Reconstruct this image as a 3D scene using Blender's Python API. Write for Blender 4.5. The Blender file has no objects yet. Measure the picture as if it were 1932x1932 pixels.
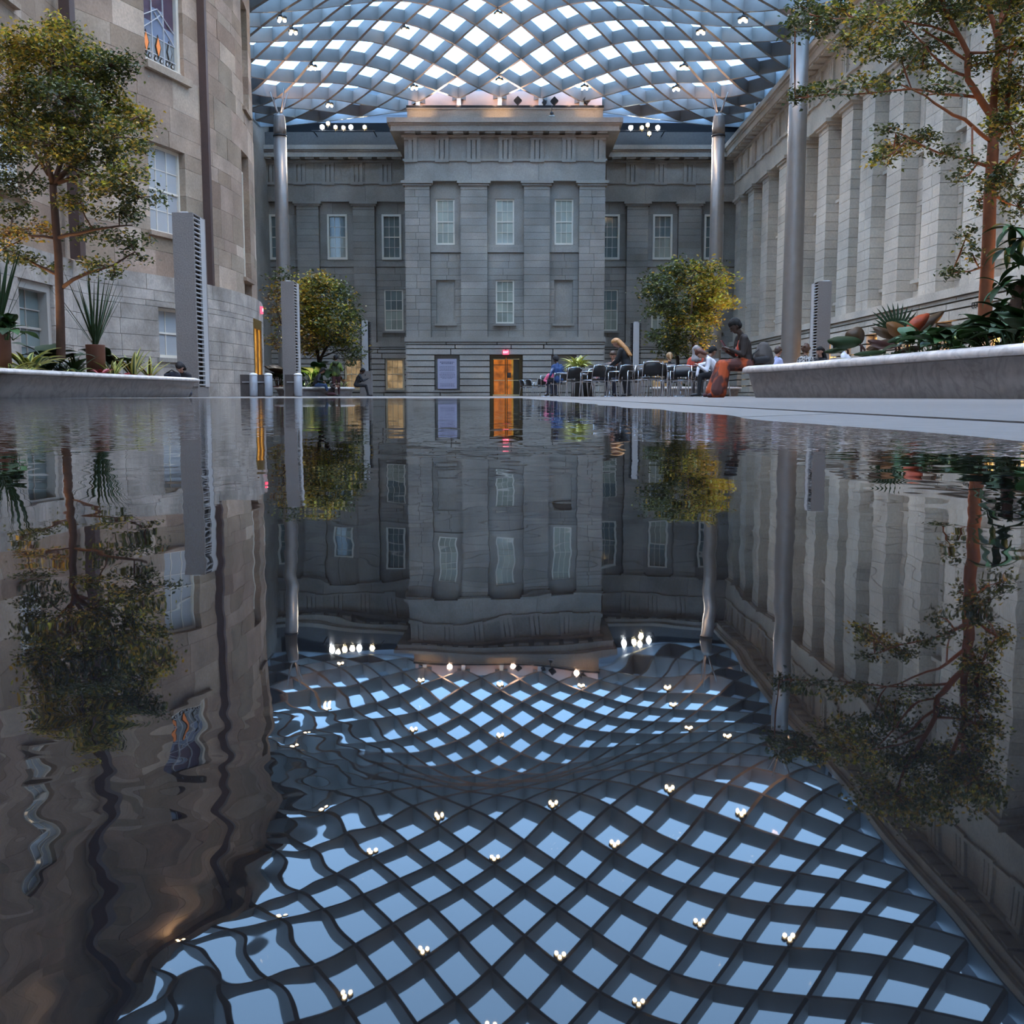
import bpy, bmesh, math, random
from mathutils import Vector, Matrix, Euler, noise as mnoise
R = math.radians
rnd = random.Random(7)
scene = bpy.context.scene
COL = scene.collection

# ------------------------------------------------------------------ camera
F_PX, HOR_Y, CAM_H = 1932.0, 746.5, 0.03
PITCH = math.atan((966 - HOR_Y) / F_PX)
cam_data = bpy.data.cameras.new('camera')
cam_data.sensor_width = 36.0
cam_data.lens = 36.0
cam_data.clip_start = 0.004
cam_data.clip_end = 400
cam = bpy.data.objects.new('camera', cam_data)
cam.location = (0, 0, CAM_H)
cam.rotation_euler = (R(90) - PITCH, 0, 0)
COL.objects.link(cam)
scene.camera = cam
CP, SP = math.cos(PITCH), math.sin(PITCH)

def at(px, py, Y):
    """World point that stands at distance Y and is seen at photo pixel (px, py)."""
    t = (966 - py) / F_PX
    z = (t * Y * CP - Y * SP) / (CP + t * SP)
    return Vector(((px - 966) / F_PX * (Y * CP - z * SP), Y, z + CAM_H))

# ------------------------------------------------------------------ sky and exposure
SKY = (0.36, 0.61, 1.0)
world = bpy.data.worlds.new('dusk_sky')
scene.world = world
world.use_nodes = True
wn = world.node_tree
wn.nodes['Background'].inputs['Color'].default_value = (*SKY, 1)
wn.nodes['Background'].inputs['Strength'].default_value = 6.2
scene.view_settings.view_transform = 'Standard'
scene.view_settings.look = 'None'
scene.view_settings.exposure = 0.0
scene.view_settings.gamma = 1.0
scene.view_settings.use_curve_mapping = False
scene.cycles.max_bounces = 4
scene.cycles.diffuse_bounces = 2
scene.cycles.glossy_bounces = 3
scene.cycles.transparent_max_bounces = 6
scene.cycles.caustics_reflective = False
scene.cycles.caustics_refractive = False
scene.cycles.use_adaptive_sampling = True
scene.cycles.adaptive_threshold = 0.13
scene.cycles.adaptive_min_samples = 20
scene.cycles.use_denoising = True

def lamp(kind, name, loc, energy, color, radius=0.1, aim=None, angle=60, blend=0.6, parent=None):
    l = bpy.data.lights.new(name, kind)
    l.energy = energy
    l.color = color
    l.shadow_soft_size = radius
    o = bpy.data.objects.new(name, l)
    if kind == 'SPOT':
        l.spot_size = R(angle)
        l.spot_blend = blend
    o.location = loc
    if aim is not None:
        o.rotation_euler = (Vector(aim) - Vector(loc)).to_track_quat('-Z', 'Y').to_euler()
    COL.objects.link(o)
    if parent:
        o.parent = parent
        o.matrix_parent_inverse = Matrix.Translation(parent.location).inverted()
    return o

# ------------------------------------------------------------------ materials
def new_mat(name):
    m = bpy.data.materials.new(name)
    m.use_nodes = True
    nt = m.node_tree
    return m, nt, nt.nodes['Principled BSDF']

def plain(name, color, rough=0.6, metal=0.0, spec=0.5, emit=None, estr=0.0, var=0.0, scale=8.0):
    m, nt, b = new_mat(name)
    b.inputs['Base Color'].default_value = (*color, 1)
    b.inputs['Roughness'].default_value = rough
    b.inputs['Metallic'].default_value = metal
    b.inputs['Specular IOR Level'].default_value = spec
    if emit:
        b.inputs['Emission Color'].default_value = (*emit, 1)
        b.inputs['Emission Strength'].default_value = estr
    else:
        n = nt.nodes.new('ShaderNodeTexNoise')
        n.inputs['Scale'].default_value = scale
        n.inputs['Detail'].default_value = 3
        g = nt.nodes.new('ShaderNodeNewGeometry')
        nt.links.new(g.outputs['Position'], n.inputs['Vector'])
        mx = nt.nodes.new('ShaderNodeMix')
        mx.data_type = 'RGBA'
        mx.inputs[6].default_value = (*[c * (1 - var - .06) for c in color], 1)
        mx.inputs[7].default_value = (*[min(1, c * (1 + var + .06)) for c in color], 1)
        nt.links.new(n.outputs['Fac'], mx.inputs[0])
        nt.links.new(mx.outputs[2], b.inputs['Base Color'])
    return m

def stone(name, tints, rough=0.85, speck=0.12, stain=0.25, speck_scale=14.0, bump=0.25, big=0.5):
    """Ashlar: a tint for each block (object random), mineral specks and weather stains."""
    m, nt, b = new_mat(name)
    N, L = nt.nodes.new, nt.links.new
    oi = N('ShaderNodeObjectInfo')
    ramp = N('ShaderNodeValToRGB')
    ramp.color_ramp.interpolation = 'LINEAR'
    el = ramp.color_ramp.elements
    while len(el) < len(tints):
        el.new(0.5)
    for i, t in enumerate(tints):
        el[i].position = i / max(1, len(tints) - 1)
        el[i].color = (*t, 1)
    L(oi.outputs['Random'], ramp.inputs['Fac'])
    g = N('ShaderNodeNewGeometry')
    n1 = N('ShaderNodeTexNoise'); n1.inputs['Scale'].default_value = speck_scale; n1.inputs['Detail'].default_value = 4
    n2 = N('ShaderNodeTexNoise'); n2.inputs['Scale'].default_value = big; n2.inputs['Detail'].default_value = 5
    L(g.outputs['Position'], n1.inputs['Vector']); L(g.outputs['Position'], n2.inputs['Vector'])
    def scaled(src, amt):
        r = N('ShaderNodeMapRange')
        r.inputs['From Min'].default_value = 0.3; r.inputs['From Max'].default_value = 0.7
        r.inputs['To Min'].default_value = 1 - amt; r.inputs['To Max'].default_value = 1 + amt
        L(src, r.inputs['Value'])
        return r.outputs['Result']
    a, c = scaled(n1.outputs['Fac'], speck), scaled(n2.outputs['Fac'], stain)
    mu = N('ShaderNodeMath'); mu.operation = 'MULTIPLY'
    L(a, mu.inputs[0]); L(c, mu.inputs[1])
    vm = N('ShaderNodeVectorMath'); vm.operation = 'SCALE'
    L(ramp.outputs['Color'], vm.inputs[0]); L(mu.outputs[0], vm.inputs['Scale'])
    L(vm.outputs[0], b.inputs['Base Color'])
    b.inputs['Roughness'].default_value = rough
    b.inputs['Specular IOR Level'].default_value = 0.3
    bp = N('ShaderNodeBump'); bp.inputs['Strength'].default_value = bump; bp.inputs['Distance'].default_value = 0.03
    L(n1.outputs['Fac'], bp.inputs['Height']); L(bp.outputs[0], b.inputs['Normal'])
    return m

M = {}
M['granite'] = stone('grey_granite', [(.275, .24, .205), (.335, .295, .25), (.305, .27, .235), (.36, .31, .265)])
M['granite_trim'] = stone('grey_granite_trim', [(.31, .272, .235), (.34, .30, .255)], stain=.2)
M['rustic'] = stone('rusticated_granite', [(.37, .325, .28), (.45, .395, .335), (.40, .355, .305)], stain=.15)
M['marble'] = stone('pale_marble_wall', [(.56, .475, .385), (.65, .555, .45), (.60, .51, .415)], stain=.18)
M['marble_trim'] = stone('pale_marble_trim', [(.56, .475, .385), (.60, .51, .415)], stain=.2)
M['sandstone'] = stone('sandstone', [(.25, .165, .115), (.42, .305, .225), (.285, .205, .14), (.36, .25, .185), (.53, .405, .305), (.265, .20, .14)], stain=.22, big=.8)
M['bow_granite'] = stone('bow_granite', [(.31, .265, .225), (.43, .365, .31), (.365, .315, .27)], stain=.3, big=1.5)
M['mortar'] = plain('mortar', (.03, .028, .027), .95)
M['sand_mortar'] = plain('sandstone_mortar', (.20, .15, .12), .95)
M['brown_pipe'] = plain('brown_painted_pipe', (.075, .042, .035), .5, var=.15)
M['black'] = plain('black_metal', (.012, .012, .014), .5)
M['dark_void'] = plain('black_louvre', (.008, .009, .012), .7)
M['window_frame'] = plain('white_painted_wood', (.80, .72, .60), .5)
M['grey_wood'] = plain('grey_painted_frame', (.40, .35, .30), .6)
M['column'] = plain('brushed_steel_column', (.29, .25, .225), .40, metal=.6, var=.08, scale=3)
M['beam'] = plain('roof_beam_paint', (.215, .20, .185), .55, var=.2, scale=1.2)
M['lead'] = plain('dark_lead_roofing', (.10, .095, .09), .7, var=.2)
M['edge'] = plain('roof_edge_steel', (.45, .55, .62), .4, metal=.3)
M['attic_metal'] = plain('attic_plaster', (.66, .50, .43), .7)
M['tower'] = stone('speckled_tower_stone', [(.215, .19, .175), (.24, .21, .195)], rough=.6, speck=.2, stain=.05, speck_scale=40)
M['tower_edge'] = plain('tower_pale_edge', (.48, .46, .45), .5)
M['white_cap'] = plain('white_cap', (.8, .8, .8), .4)
M['brass'] = plain('brass', (.30, .18, .06), .35, metal=.6)
M['rust_pot'] = plain('rust_brown_pot', (.15, .055, .03), .7, var=.25, scale=6)
M['soil'] = plain('soil', (.03, .022, .016), .95, var=.3)
M['grey_pot'] = plain('dark_grey_pot', (.035, .036, .034), .55)
M['chrome'] = plain('chrome_tube', (.62, .62, .64), .18, metal=1.0)
M['seat_black'] = plain('black_seat', (.012, .012, .014), .35)
M['table_black'] = plain('black_table', (.014, .014, .016), .3)
M['alu'] = plain('silver_laptop', (.55, .56, .58), .35, metal=.6)
M['steel_bin'] = plain('pale_steel_bin', (.50, .53, .58), .4, metal=.4)
M['bin_box'] = plain('dark_bin_box', (.075, .06, .055), .5, var=.2)

def glass_pane(name, tint, rough=.08, var=.35):
    m, nt, b = new_mat(name)
    N, L = nt.nodes.new, nt.links.new
    oi = N('ShaderNodeObjectInfo'); g = N('ShaderNodeNewGeometry')
    n = N('ShaderNodeTexNoise'); n.inputs['Scale'].default_value = 2.2; n.inputs['Detail'].default_value = 3
    L(g.outputs['Position'], n.inputs['Vector'])
    ad = N('ShaderNodeMath'); ad.operation = 'ADD'
    L(oi.outputs['Random'], ad.inputs[0]); L(n.outputs['Fac'], ad.inputs[1])
    r = N('ShaderNodeMapRange')
    r.inputs['From Max'].default_value = 2
    r.inputs['To Min'].default_value = 1 - var; r.inputs['To Max'].default_value = 1 + var
    L(ad.outputs[0], r.inputs['Value'])
    v = N('ShaderNodeVectorMath'); v.operation = 'SCALE'
    v.inputs[0].default_value = tint
    L(r.outputs[0], v.inputs['Scale']); L(v.outputs[0], b.inputs['Base Color'])
    b.inputs['Roughness'].default_value = rough
    b.inputs['IOR'].default_value = 1.5
    return m

M['pane_blind'] = glass_pane('window_pane_with_pale_blind', (.36, .36, .29))
M['pane_dark'] = glass_pane('window_pane_over_dark_room', (.16, .19, .18))
M['pane_white'] = glass_pane('window_pane_with_white_shade', (.46, .46, .46), var=.12)

def lit_pane(name, col, s):
    m, nt, b = new_mat(name)
    N, L = nt.nodes.new, nt.links.new
    g = N('ShaderNodeNewGeometry')
    n = N('ShaderNodeTexNoise'); n.inputs['Scale'].default_value = 3
    L(g.outputs['Position'], n.inputs['Vector'])
    mr = N('ShaderNodeMapRange'); mr.inputs['From Min'].default_value = .3; mr.inputs['From Max'].default_value = .7
    mr.inputs['To Min'].default_value = s * .4; mr.inputs['To Max'].default_value = s * 1.5
    L(n.outputs['Fac'], mr.inputs['Value']); L(mr.outputs[0], b.inputs['Emission Strength'])
    b.inputs['Base Color'].default_value = (.15, .08, .03, 1)
    b.inputs['Emission Color'].default_value = (*col, 1)
    b.inputs['Roughness'].default_value = .15
    return m
M['pane_lit'] = lit_pane('window_pane_lit_warm', (1, .55, .16), 2.0)
M['pane_dim'] = lit_pane('window_pane_dim_warm', (1, .70, .38), .26)

def roof_glass():
    m = bpy.data.materials.new('roof_glass')
    m.use_nodes = True
    nt = m.node_tree
    nt.nodes.clear()
    N, L = nt.nodes.new, nt.links.new
    out = N('ShaderNodeOutputMaterial'); mix = N('ShaderNodeMixShader')
    tr = N('ShaderNodeBsdfTransparent'); gl = N('ShaderNodeBsdfGlossy')
    tr.inputs['Color'].default_value = (.90, .95, .97, 1)
    gl.inputs['Roughness'].default_value = .05
    mix.inputs[0].default_value = .05
    L(tr.outputs[0], mix.inputs[1]); L(gl.outputs[0], mix.inputs[2]); L(mix.outputs[0], out.inputs['Surface'])
    return m
M['roof_glass'] = roof_glass()
def frosted():
    m = bpy.data.materials.new('frosted_roof_panel')
    m.use_nodes = True
    nt = m.node_tree
    nt.nodes.clear()
    N, L = nt.nodes.new, nt.links.new
    out = N('ShaderNodeOutputMaterial'); mix = N('ShaderNodeMixShader')
    tr = N('ShaderNodeBsdfTranslucent'); df = N('ShaderNodeBsdfDiffuse')
    tr.inputs['Color'].default_value = (.55, .57, .60, 1); df.inputs['Color'].default_value = (.25, .27, .30, 1)
    mix.inputs[0].default_value = .45
    L(tr.outputs[0], mix.inputs[1]); L(df.outputs[0], mix.inputs[2]); L(mix.outputs[0], out.inputs['Surface'])
    return m
M['roof_panel'] = frosted()

def water_mat():
    """Thin film of water on black stone; slopes come from vector noise, calmer mid-pool."""
    m, nt, b = new_mat('water_film_on_black_stone')
    N, L = nt.nodes.new, nt.links.new
    g = N('ShaderNodeNewGeometry')
    b.inputs['Base Color'].default_value = (.006, .006, .007, 1)
    b.inputs['Roughness'].default_value = 0.012
    b.inputs['IOR'].default_value = 1.45
    def slope(scale, amp, sx=1.0, detail=1.0, off=0.0):
        mp = N('ShaderNodeMapping'); mp.inputs['Scale'].default_value = (scale * sx, scale, scale)
        mp.inputs['Location'].default_value = (off, off * 1.7, off * .3)
        L(g.outputs['Position'], mp.inputs['Vector'])
        n = N('ShaderNodeTexNoise'); n.inputs['Scale'].default_value = 1.0; n.inputs['Detail'].default_value = detail
        L(mp.outputs[0], n.inputs['Vector'])
        s = N('ShaderNodeVectorMath'); s.operation = 'SUBTRACT'; s.inputs[1].default_value = (.5, .5, .5)
        L(n.outputs['Color'], s.inputs[0])
        k = N('ShaderNodeVectorMath'); k.operation = 'MULTIPLY'; k.inputs[1].default_value = (amp, amp, 0)
        L(s.outputs[0], k.inputs[0])
        return k.outputs[0]
    def add(a, c):
        v = N('ShaderNodeVectorMath'); v.operation = 'ADD'
        L(a, v.inputs[0]); L(c, v.inputs[1])
        return v.outputs[0]
    sep = N('ShaderNodeSeparateXYZ'); L(g.outputs['Position'], sep.inputs[0])
    def mr(src, a, c, lo, hi):
        r = N('ShaderNodeMapRange'); r.interpolation_type = 'SMOOTHSTEP'
        r.inputs['From Min'].default_value = a; r.inputs['From Max'].default_value = c
        r.inputs['To Min'].default_value = lo; r.inputs['To Max'].default_value = hi
        L(src, r.inputs['Value'])
        return r.outputs[0]
    def mul(a, c):
        v = N('ShaderNodeMath'); v.operation = 'MULTIPLY'
        L(a, v.inputs[0]); L(c, v.inputs[1])
        return v.outputs[0]
    s = add(slope(45, .020, 1.0, 1.5), slope(11, .012, 1, 0, 3.1))
    # a ruffled patch on either side of the calm middle, half a metre and more away
    ruff = slope(150, .10, .5, 2, 5.0)
    ax = N('ShaderNodeMath'); ax.operation = 'ABSOLUTE'
    sh = N('ShaderNodeMath'); sh.operation = 'ADD'; sh.inputs[1].default_value = .04
    L(sep.outputs['X'], sh.inputs[0]); L(sh.outputs[0], ax.inputs[0])
    ruffmask = mul(mr(ax.outputs[0], .10, .24, 0, 1), mr(sep.outputs['Y'], .42, .62, 0, 1))
    rv = N('ShaderNodeVectorMath'); rv.operation = 'SCALE'
    L(ruff, rv.inputs[0]); L(ruffmask, rv.inputs['Scale'])
    s = add(s, rv.outputs[0])
    # finer ripples spreading over the lower corner of the pool
    fine = slope(190, .07, 1, 1, 9.0)
    fm = mul(mr(sep.outputs['X'], -.006, -.022, 0, 1), mul(mr(sep.outputs['Y'], .11, .07, 0, 1), mr(sep.outputs['Y'], .03, .045, 0, 1)))
    fv = N('ShaderNodeVectorMath'); fv.operation = 'SCALE'
    L(fine, fv.inputs[0]); L(fm, fv.inputs['Scale'])
    s = add(s, fv.outputs[0])
    up = N('ShaderNodeVectorMath'); up.operation = 'ADD'; up.inputs[1].default_value = (0, 0, 1)
    L(s, up.inputs[0])
    nn = N('ShaderNodeVectorMath'); nn.operation = 'NORMALIZE'
    L(up.outputs[0], nn.inputs[0])
    L(nn.outputs[0], b.inputs['Normal'])
    return m
M['water'] = water_mat()

# ------------------------------------------------------------------ mesh helpers
def link(o, parent=None):
    COL.objects.link(o)
    if parent is not None:
        o.parent = parent
    return o

def tag(o, label=None, cat=None, group=None, kind=None):
    if label: o['label'] = label
    if cat: o['category'] = cat
    if group: o['group'] = group
    if kind: o['kind'] = kind
    return o

def empty(name, loc=(0, 0, 0), rz=0.0, label=None, cat=None, group=None, kind=None, parent=None):
    o = bpy.data.objects.new(name, None)
    o.empty_display_size = .2
    o.location = loc
    o.rotation_euler = (0, 0, rz)
    link(o, parent)
    return tag(o, label, cat, group, kind)

def obj_bm(name, bm, mats, parent=None, smooth=False):
    me = bpy.data.meshes.new(name)
    bm.to_mesh(me)
    bm.free()
    for m in (mats if isinstance(mats, (list, tuple)) else [mats]):
        me.materials.append(m)
    if smooth:
        me.shade_smooth()
    return link(bpy.data.objects.new(name, me), parent)

def obj_py(name, verts, faces, mats, parent=None, smooth=False, idx=None):
    me = bpy.data.meshes.new(name)
    me.from_pydata([tuple(v) for v in verts], [], faces)
    for m in (mats if isinstance(mats, (list, tuple)) else [mats]):
        me.materials.append(m)
    if idx is not None:
        me.polygons.foreach_set('material_index', idx)
    me.update()
    if smooth:
        me.shade_smooth()
    return link(bpy.data.objects.new(name, me), parent)

_cubes = {}
def cube_mesh(mat, bev=0.0):
    k = (mat.name, bev)
    if k not in _cubes:
        bm = bmesh.new()
        bmesh.ops.create_cube(bm, size=1)
        me = bpy.data.meshes.new('block_' + mat.name)
        bm.to_mesh(me); bm.free()
        me.materials.append(mat)
        _cubes[k] = me
    return _cubes[k]

def box(name, x0, x1, y0, y1, z0, z1, mat, parent=None, rz=0.0):
    o = bpy.data.objects.new(name, cube_mesh(mat))
    o.location = ((x0 + x1) / 2, (y0 + y1) / 2, (z0 + z1) / 2)
    o.scale = (abs(x1 - x0), abs(y1 - y0), abs(z1 - z0))
    o.rotation_euler = (0, 0, rz)
    return link(o, parent)

def bm_box(bm, x0, x1, y0, y1, z0, z1, mi=0):
    vs = [bm.verts.new((x, y, z)) for z in (z0, z1) for y in (y0, y1) for x in (x0, x1)]
    for q in ((0, 2, 3, 1), (4, 5, 7, 6), (0, 1, 5, 4), (2, 6, 7, 3), (0, 4, 6, 2), (1, 3, 7, 5)):
        f = bm.faces.new([vs[i] for i in q]); f.material_index = mi

def bm_tube(bm, pts, radii, seg=8, mi=0, cap=True):
    pts = [Vector(p) for p in pts]
    if not isinstance(radii, (list, tuple)): radii = [radii] * len(pts)
    rings = []
    ref = Vector((0.13, 0.31, 0.94))
    for i, p in enumerate(pts):
        d = (pts[min(i + 1, len(pts) - 1)] - pts[max(i - 1, 0)])
        d = d.normalized() if d.length > 1e-9 else Vector((0, 0, 1))
        a = d.cross(ref if abs(d.dot(ref)) < .95 else Vector((1, 0, 0))).normalized()
        c = d.cross(a)
        rings.append([bm.verts.new(p + (a * math.cos(2 * math.pi * k / seg) + c * math.sin(2 * math.pi * k / seg)) * radii[i]) for k in range(seg)])
    for r0, r1 in zip(rings, rings[1:]):
        for k in range(seg):
            f = bm.faces.new((r0[k], r0[(k + 1) % seg], r1[(k + 1) % seg], r1[k])); f.material_index = mi; f.smooth = True
    if cap:
        f = bm.faces.new(rings[0][::-1]); f.material_index = mi
        f = bm.faces.new(rings[-1]); f.material_index = mi

def bm_lathe(bm, prof, seg=24, c=(0, 0), mi=0):
    rings = []
    for r, z in prof:
        rings.append([bm.verts.new((c[0] + r * math.cos(2 * math.pi * k / seg), c[1] + r * math.sin(2 * math.pi * k / seg), z)) for k in range(seg)])
    for r0, r1 in zip(rings, rings[1:]):
        for k in range(seg):
            f = bm.faces.new((r0[k], r0[(k + 1) % seg], r1[(k + 1) % seg], r1[k])); f.material_index = mi; f.smooth = True
    f = bm.faces.new(rings[0][::-1]); f.material_index = mi
    f = bm.faces.new(rings[-1]); f.material_index = mi

def tube(name, pts, radii, mat, parent=None, seg=8):
    bm = bmesh.new()
    bm_tube(bm, pts, radii, seg)
    return obj_bm(name, bm, mat, parent)

def lathe(name, prof, mat, parent=None, seg=24, c=(0, 0)):
    bm = bmesh.new()
    bm_lathe(bm, prof, seg, c)
    return obj_bm(name, bm, mat, parent)

def text(name, s, size, mat, loc, rot, parent=None, depth=.006):
    cu = bpy.data.curves.new(name, 'FONT')
    cu.body = s; cu.size = size; cu.extrude = depth
    cu.align_x = 'CENTER'; cu.align_y = 'CENTER'
    t = bpy.data.objects.new(name, cu)
    me = bpy.data.meshes.new_from_object(t)
    bpy.data.objects.remove(t)
    me.materials.append(mat)
    o = bpy.data.objects.new(name, me)
    o.location = loc; o.rotation_euler = rot
    return link(o, parent)

def copy_tree(o, parent=None):
    c = o.copy()
    COL.objects.link(c)
    c.parent = parent
    for ch in o.children:
        copy_tree(ch, c)
    return c
# ------------------------------------------------------------------ ground
floor = empty('floor', kind='structure', label='grey stone courtyard pavement with dark joints', cat='floor')
box('bed', -17, 17, -12.5, 71, -.20, -.03, M['mortar'], floor)
M['paving'] = stone('grey_paving', [(.15, .135, .13), (.175, .16, .15), (.16, .145, .14)], rough=.7, speck=.1, stain=.1, speck_scale=30, bump=.08)
def slab(pts, z1=-.0012, z0=-.03, name='paving_slab', mat=None):
    n = len(pts)
    vs = [(x, y, z0) for x, y in pts] + [(x, y, z1) for x, y in pts]
    fs = [tuple(range(n))[::-1], tuple(range(n, 2 * n))] + [(i, (i + 1) % n, n + (i + 1) % n, n + i) for i in range(n)]
    return obj_py(name, vs, fs, mat or M['paving'], floor)
# strip between the pool edge and the slot drain, cut by one slanting joint
slab([(-17, -12.4), (.578, -12.4), (.578, 1.80), (.32, 1.49), (-17, 1.49)])
slab([(-17, 1.50), (.316, 1.50), (.578, 1.815), (.578, 14.2), (-17, 14.2)])
ys = [-12.4, -6, 0.6, 5.2, 10, 16, 22, 30, 38, 46, 54, 71]
for y0, y1 in zip(ys, ys[1:]):
    slab([(.622, y0), (6.2, y0), (6.2, y1 - .008), (.622, y1 - .008)])
    slab([(6.208, y0), (17, y0), (17, y1 - .008), (6.208, y1 - .008)])
for y0, y1 in ((14.21, 24), (24.01, 36), (36.01, 48), (48.01, 71)):
    slab([(-17, y0), (-6, y0), (-6, y1 - .01), (-17, y1 - .01)])
    slab([(-5.99, y0), (.578, y0), (.578, y1 - .01), (-5.99, y1 - .01)])

# the sheet of water: wavy outline towards the dry pavement
edge = []
for i in range(120):
    y = -1.5 + (i / 119) ** 2 * 14.0
    x = .335 - .018 * max(0, y - .6) + .012 * math.sin(y * 9) * min(1, y + .3) + .02 * mnoise.noise((y * 3.1, .4, 0))
    edge.append((max(.08, x), y))
far = [(x, 12.5 + .25 * mnoise.noise((x * .9, 7, 0))) for x in [.0 - k * .25 for k in range(34)]]
outline = [(-8.4, -1.5)] + edge + far
wm = bmesh.new()
wf = wm.faces.new([wm.verts.new((x, y, 0)) for x, y in outline])
if wf.normal.z < 0: wf.normal_flip()
bmesh.ops.triangulate(wm, faces=wm.faces[:])
bmesh.ops.recalc_face_normals(wm, faces=wm.faces[:])
for f in wm.faces:
    f.normal_update()
    if f.normal.z < 0: f.normal_flip()
tag(obj_bm('water_sheet', wm, M['water']), 'still dark sheet of water mirroring the courtyard', 'water', kind='stuff')

# ------------------------------------------------------------------ walls made of courses
class Frame:
    """Axis-aligned wall frame: u runs along the wall, w sticks out of it, z is up."""
    def __init__(s, axis, plane, out): s.axis, s.plane, s.out = axis, plane, out
    def box(s, name, u0, u1, w0, w1, z0, z1, mat, parent):
        a, b = sorted((s.plane + s.out * w0, s.plane + s.out * w1))
        if s.axis == 'x': return box(name, u0, u1, a, b, z0, z1, mat, parent)
        return box(name, a, b, u0, u1, z0, z1, mat, parent)
    def bm(s, bm, u0, u1, w0, w1, z0, z1, mi=0):
        a, b = sorted((s.plane + s.out * w0, s.plane + s.out * w1))
        if s.axis == 'x': bm_box(bm, u0, u1, a, b, z0, z1, mi)
        else: bm_box(bm, a, b, u0, u1, z0, z1, mi)

def rows(u0, u1, zs, holes, blen, r, gap=.014):
    """Courses between the heights zs, cut round the holes and split into blocks."""
    for k, (z0, z1) in enumerate(zip(zs, zs[1:])):
        spans = [(u0, u1)]
        for h in holes:
            if h[2] < z1 - .05 and h[3] > z0 + .05:
                nx = []
                for a, b in spans:
                    if h[1] <= a or h[0] >= b: nx.append((a, b)); continue
                    if h[0] > a: nx.append((a, h[0]))
                    if h[1] < b: nx.append((h[1], b))
                spans = nx
        for a, b in spans:
            n = max(1, round((b - a) / blen))
            cuts = [a] + [a + (b - a) * (i + (r.uniform(-.22, .22) if n > 1 else 0)) / n for i in range(1, n)] + [b]
            for c, d in zip(cuts, cuts[1:]):
                if d - c > .04:
                    yield c + gap / 2, d - gap / 2, z0 + gap / 2, z1 - gap / 2

def snap(zs, *marks):
    out = sorted(set(round(z, 3) for z in zs) | set(marks))
    keep = []
    for z in out:
        if keep and z - keep[-1] < .16:
            if z in marks: keep[-1] = z
            continue
        keep.append(z)
    return keep

win_no = [0]
def window(fr, u0, u1, z0, z1, w, label, pane='pane_blind', nx=3, nz=4, frame_w=.09, proud=.06, sill=True, wood=None, stone_mat=None, split=None):
    """Sash window: frame, glazing bars, panes one by one, sill."""
    win_no[0] += 1
    t = empty('window_%d' % win_no[0], kind='structure', label=label, cat='window')
    wood = wood or M['window_frame']
    bm = bmesh.new()
    fr.bm(bm, u0, u0 + frame_w, w - .12, w + proud, z0, z1)
    fr.bm(bm, u1 - frame_w, u1, w - .12, w + proud, z0, z1)
    fr.bm(bm, u0 + frame_w, u1 - frame_w, w - .12, w + proud, z1 - frame_w, z1)
    fr.bm(bm, u0 + frame_w, u1 - frame_w, w - .12, w + proud, z0, z0 + frame_w * 1.2)
    obj_bm('window_frame', bm, wood, t)
    a, b, c, d = u0 + frame_w, u1 - frame_w, z0 + frame_w * 1.2, z1 - frame_w
    bm = bmesh.new()
    for i in range(1, nx):
        u = a + (b - a) * i / nx
        fr.bm(bm, u - .014, u + .014, w - .02, w + .02, c, d)
    for j in range(1, nz):
        z = c + (d - c) * j / nz
        t2 = .03 if j == nz // 2 else .013
        fr.bm(bm, a, b, w - .025, w + (.04 if j == nz // 2 else .021), z - t2, z + t2)
    obj_bm('glazing_bars', bm, wood, t)
    for j in range(nz):
        pm = M[pane if (split is None or j < nz // 2) else split]
        for i in range(nx):
            fr.box('pane', a + (b - a) * i / nx, a + (b - a) * (i + 1) / nx, w - .03, w - .01,
                   c + (d - c) * j / nz, c + (d - c) * (j + 1) / nz, pm, t)
    if sill:
        fr.box('window_sill', u0 - .12, u1 + .12, w - .1, w + .36, z0 - .13, z0, stone_mat or M['granite_trim'], t)
    return t

Z_BELT0, Z_BELT1, Z_CAP0, Z_ARCH0, Z_TAE, Z_FRZ0, Z_FRZ1 = 3.23, 3.51, 12.36, 12.58, 13.70, 13.82, 15.02
COURSES = [Z_BELT1 + .4075 * k for k in range(22)]
RUST = [0, .22, .63, 1.03, 1.40, 1.75, 2.11, 2.46, 2.82, 3.06, 3.23]

def pilaster(fr, wall, u0, u1, w0, w1, mat, trim, r, capside=True):
    p = empty('pilaster', parent=wall)
    for k, (a, b, z0, z1) in enumerate(rows(u0, u1, snap(COURSES, 12.07), [], .9 if r.random() < .5 else 1.6, r)):
        fr.box('block', a, b, w0, w1, z0, min(z1, 12.07), mat, p)
    fr.box('necking', u0 + .01, u1 - .01, w0, w1 + .005, 12.085, 12.30, trim, p)
    fr.box('capital', u0 - .10, u1 + .10, w0, w1 + .10, 12.30, 12.42, trim, p)
    fr.box('abacus', u0 - .19, u1 + .19, w0, w1 + .19, 12.42, 12.58, trim, p)
    return p

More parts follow.
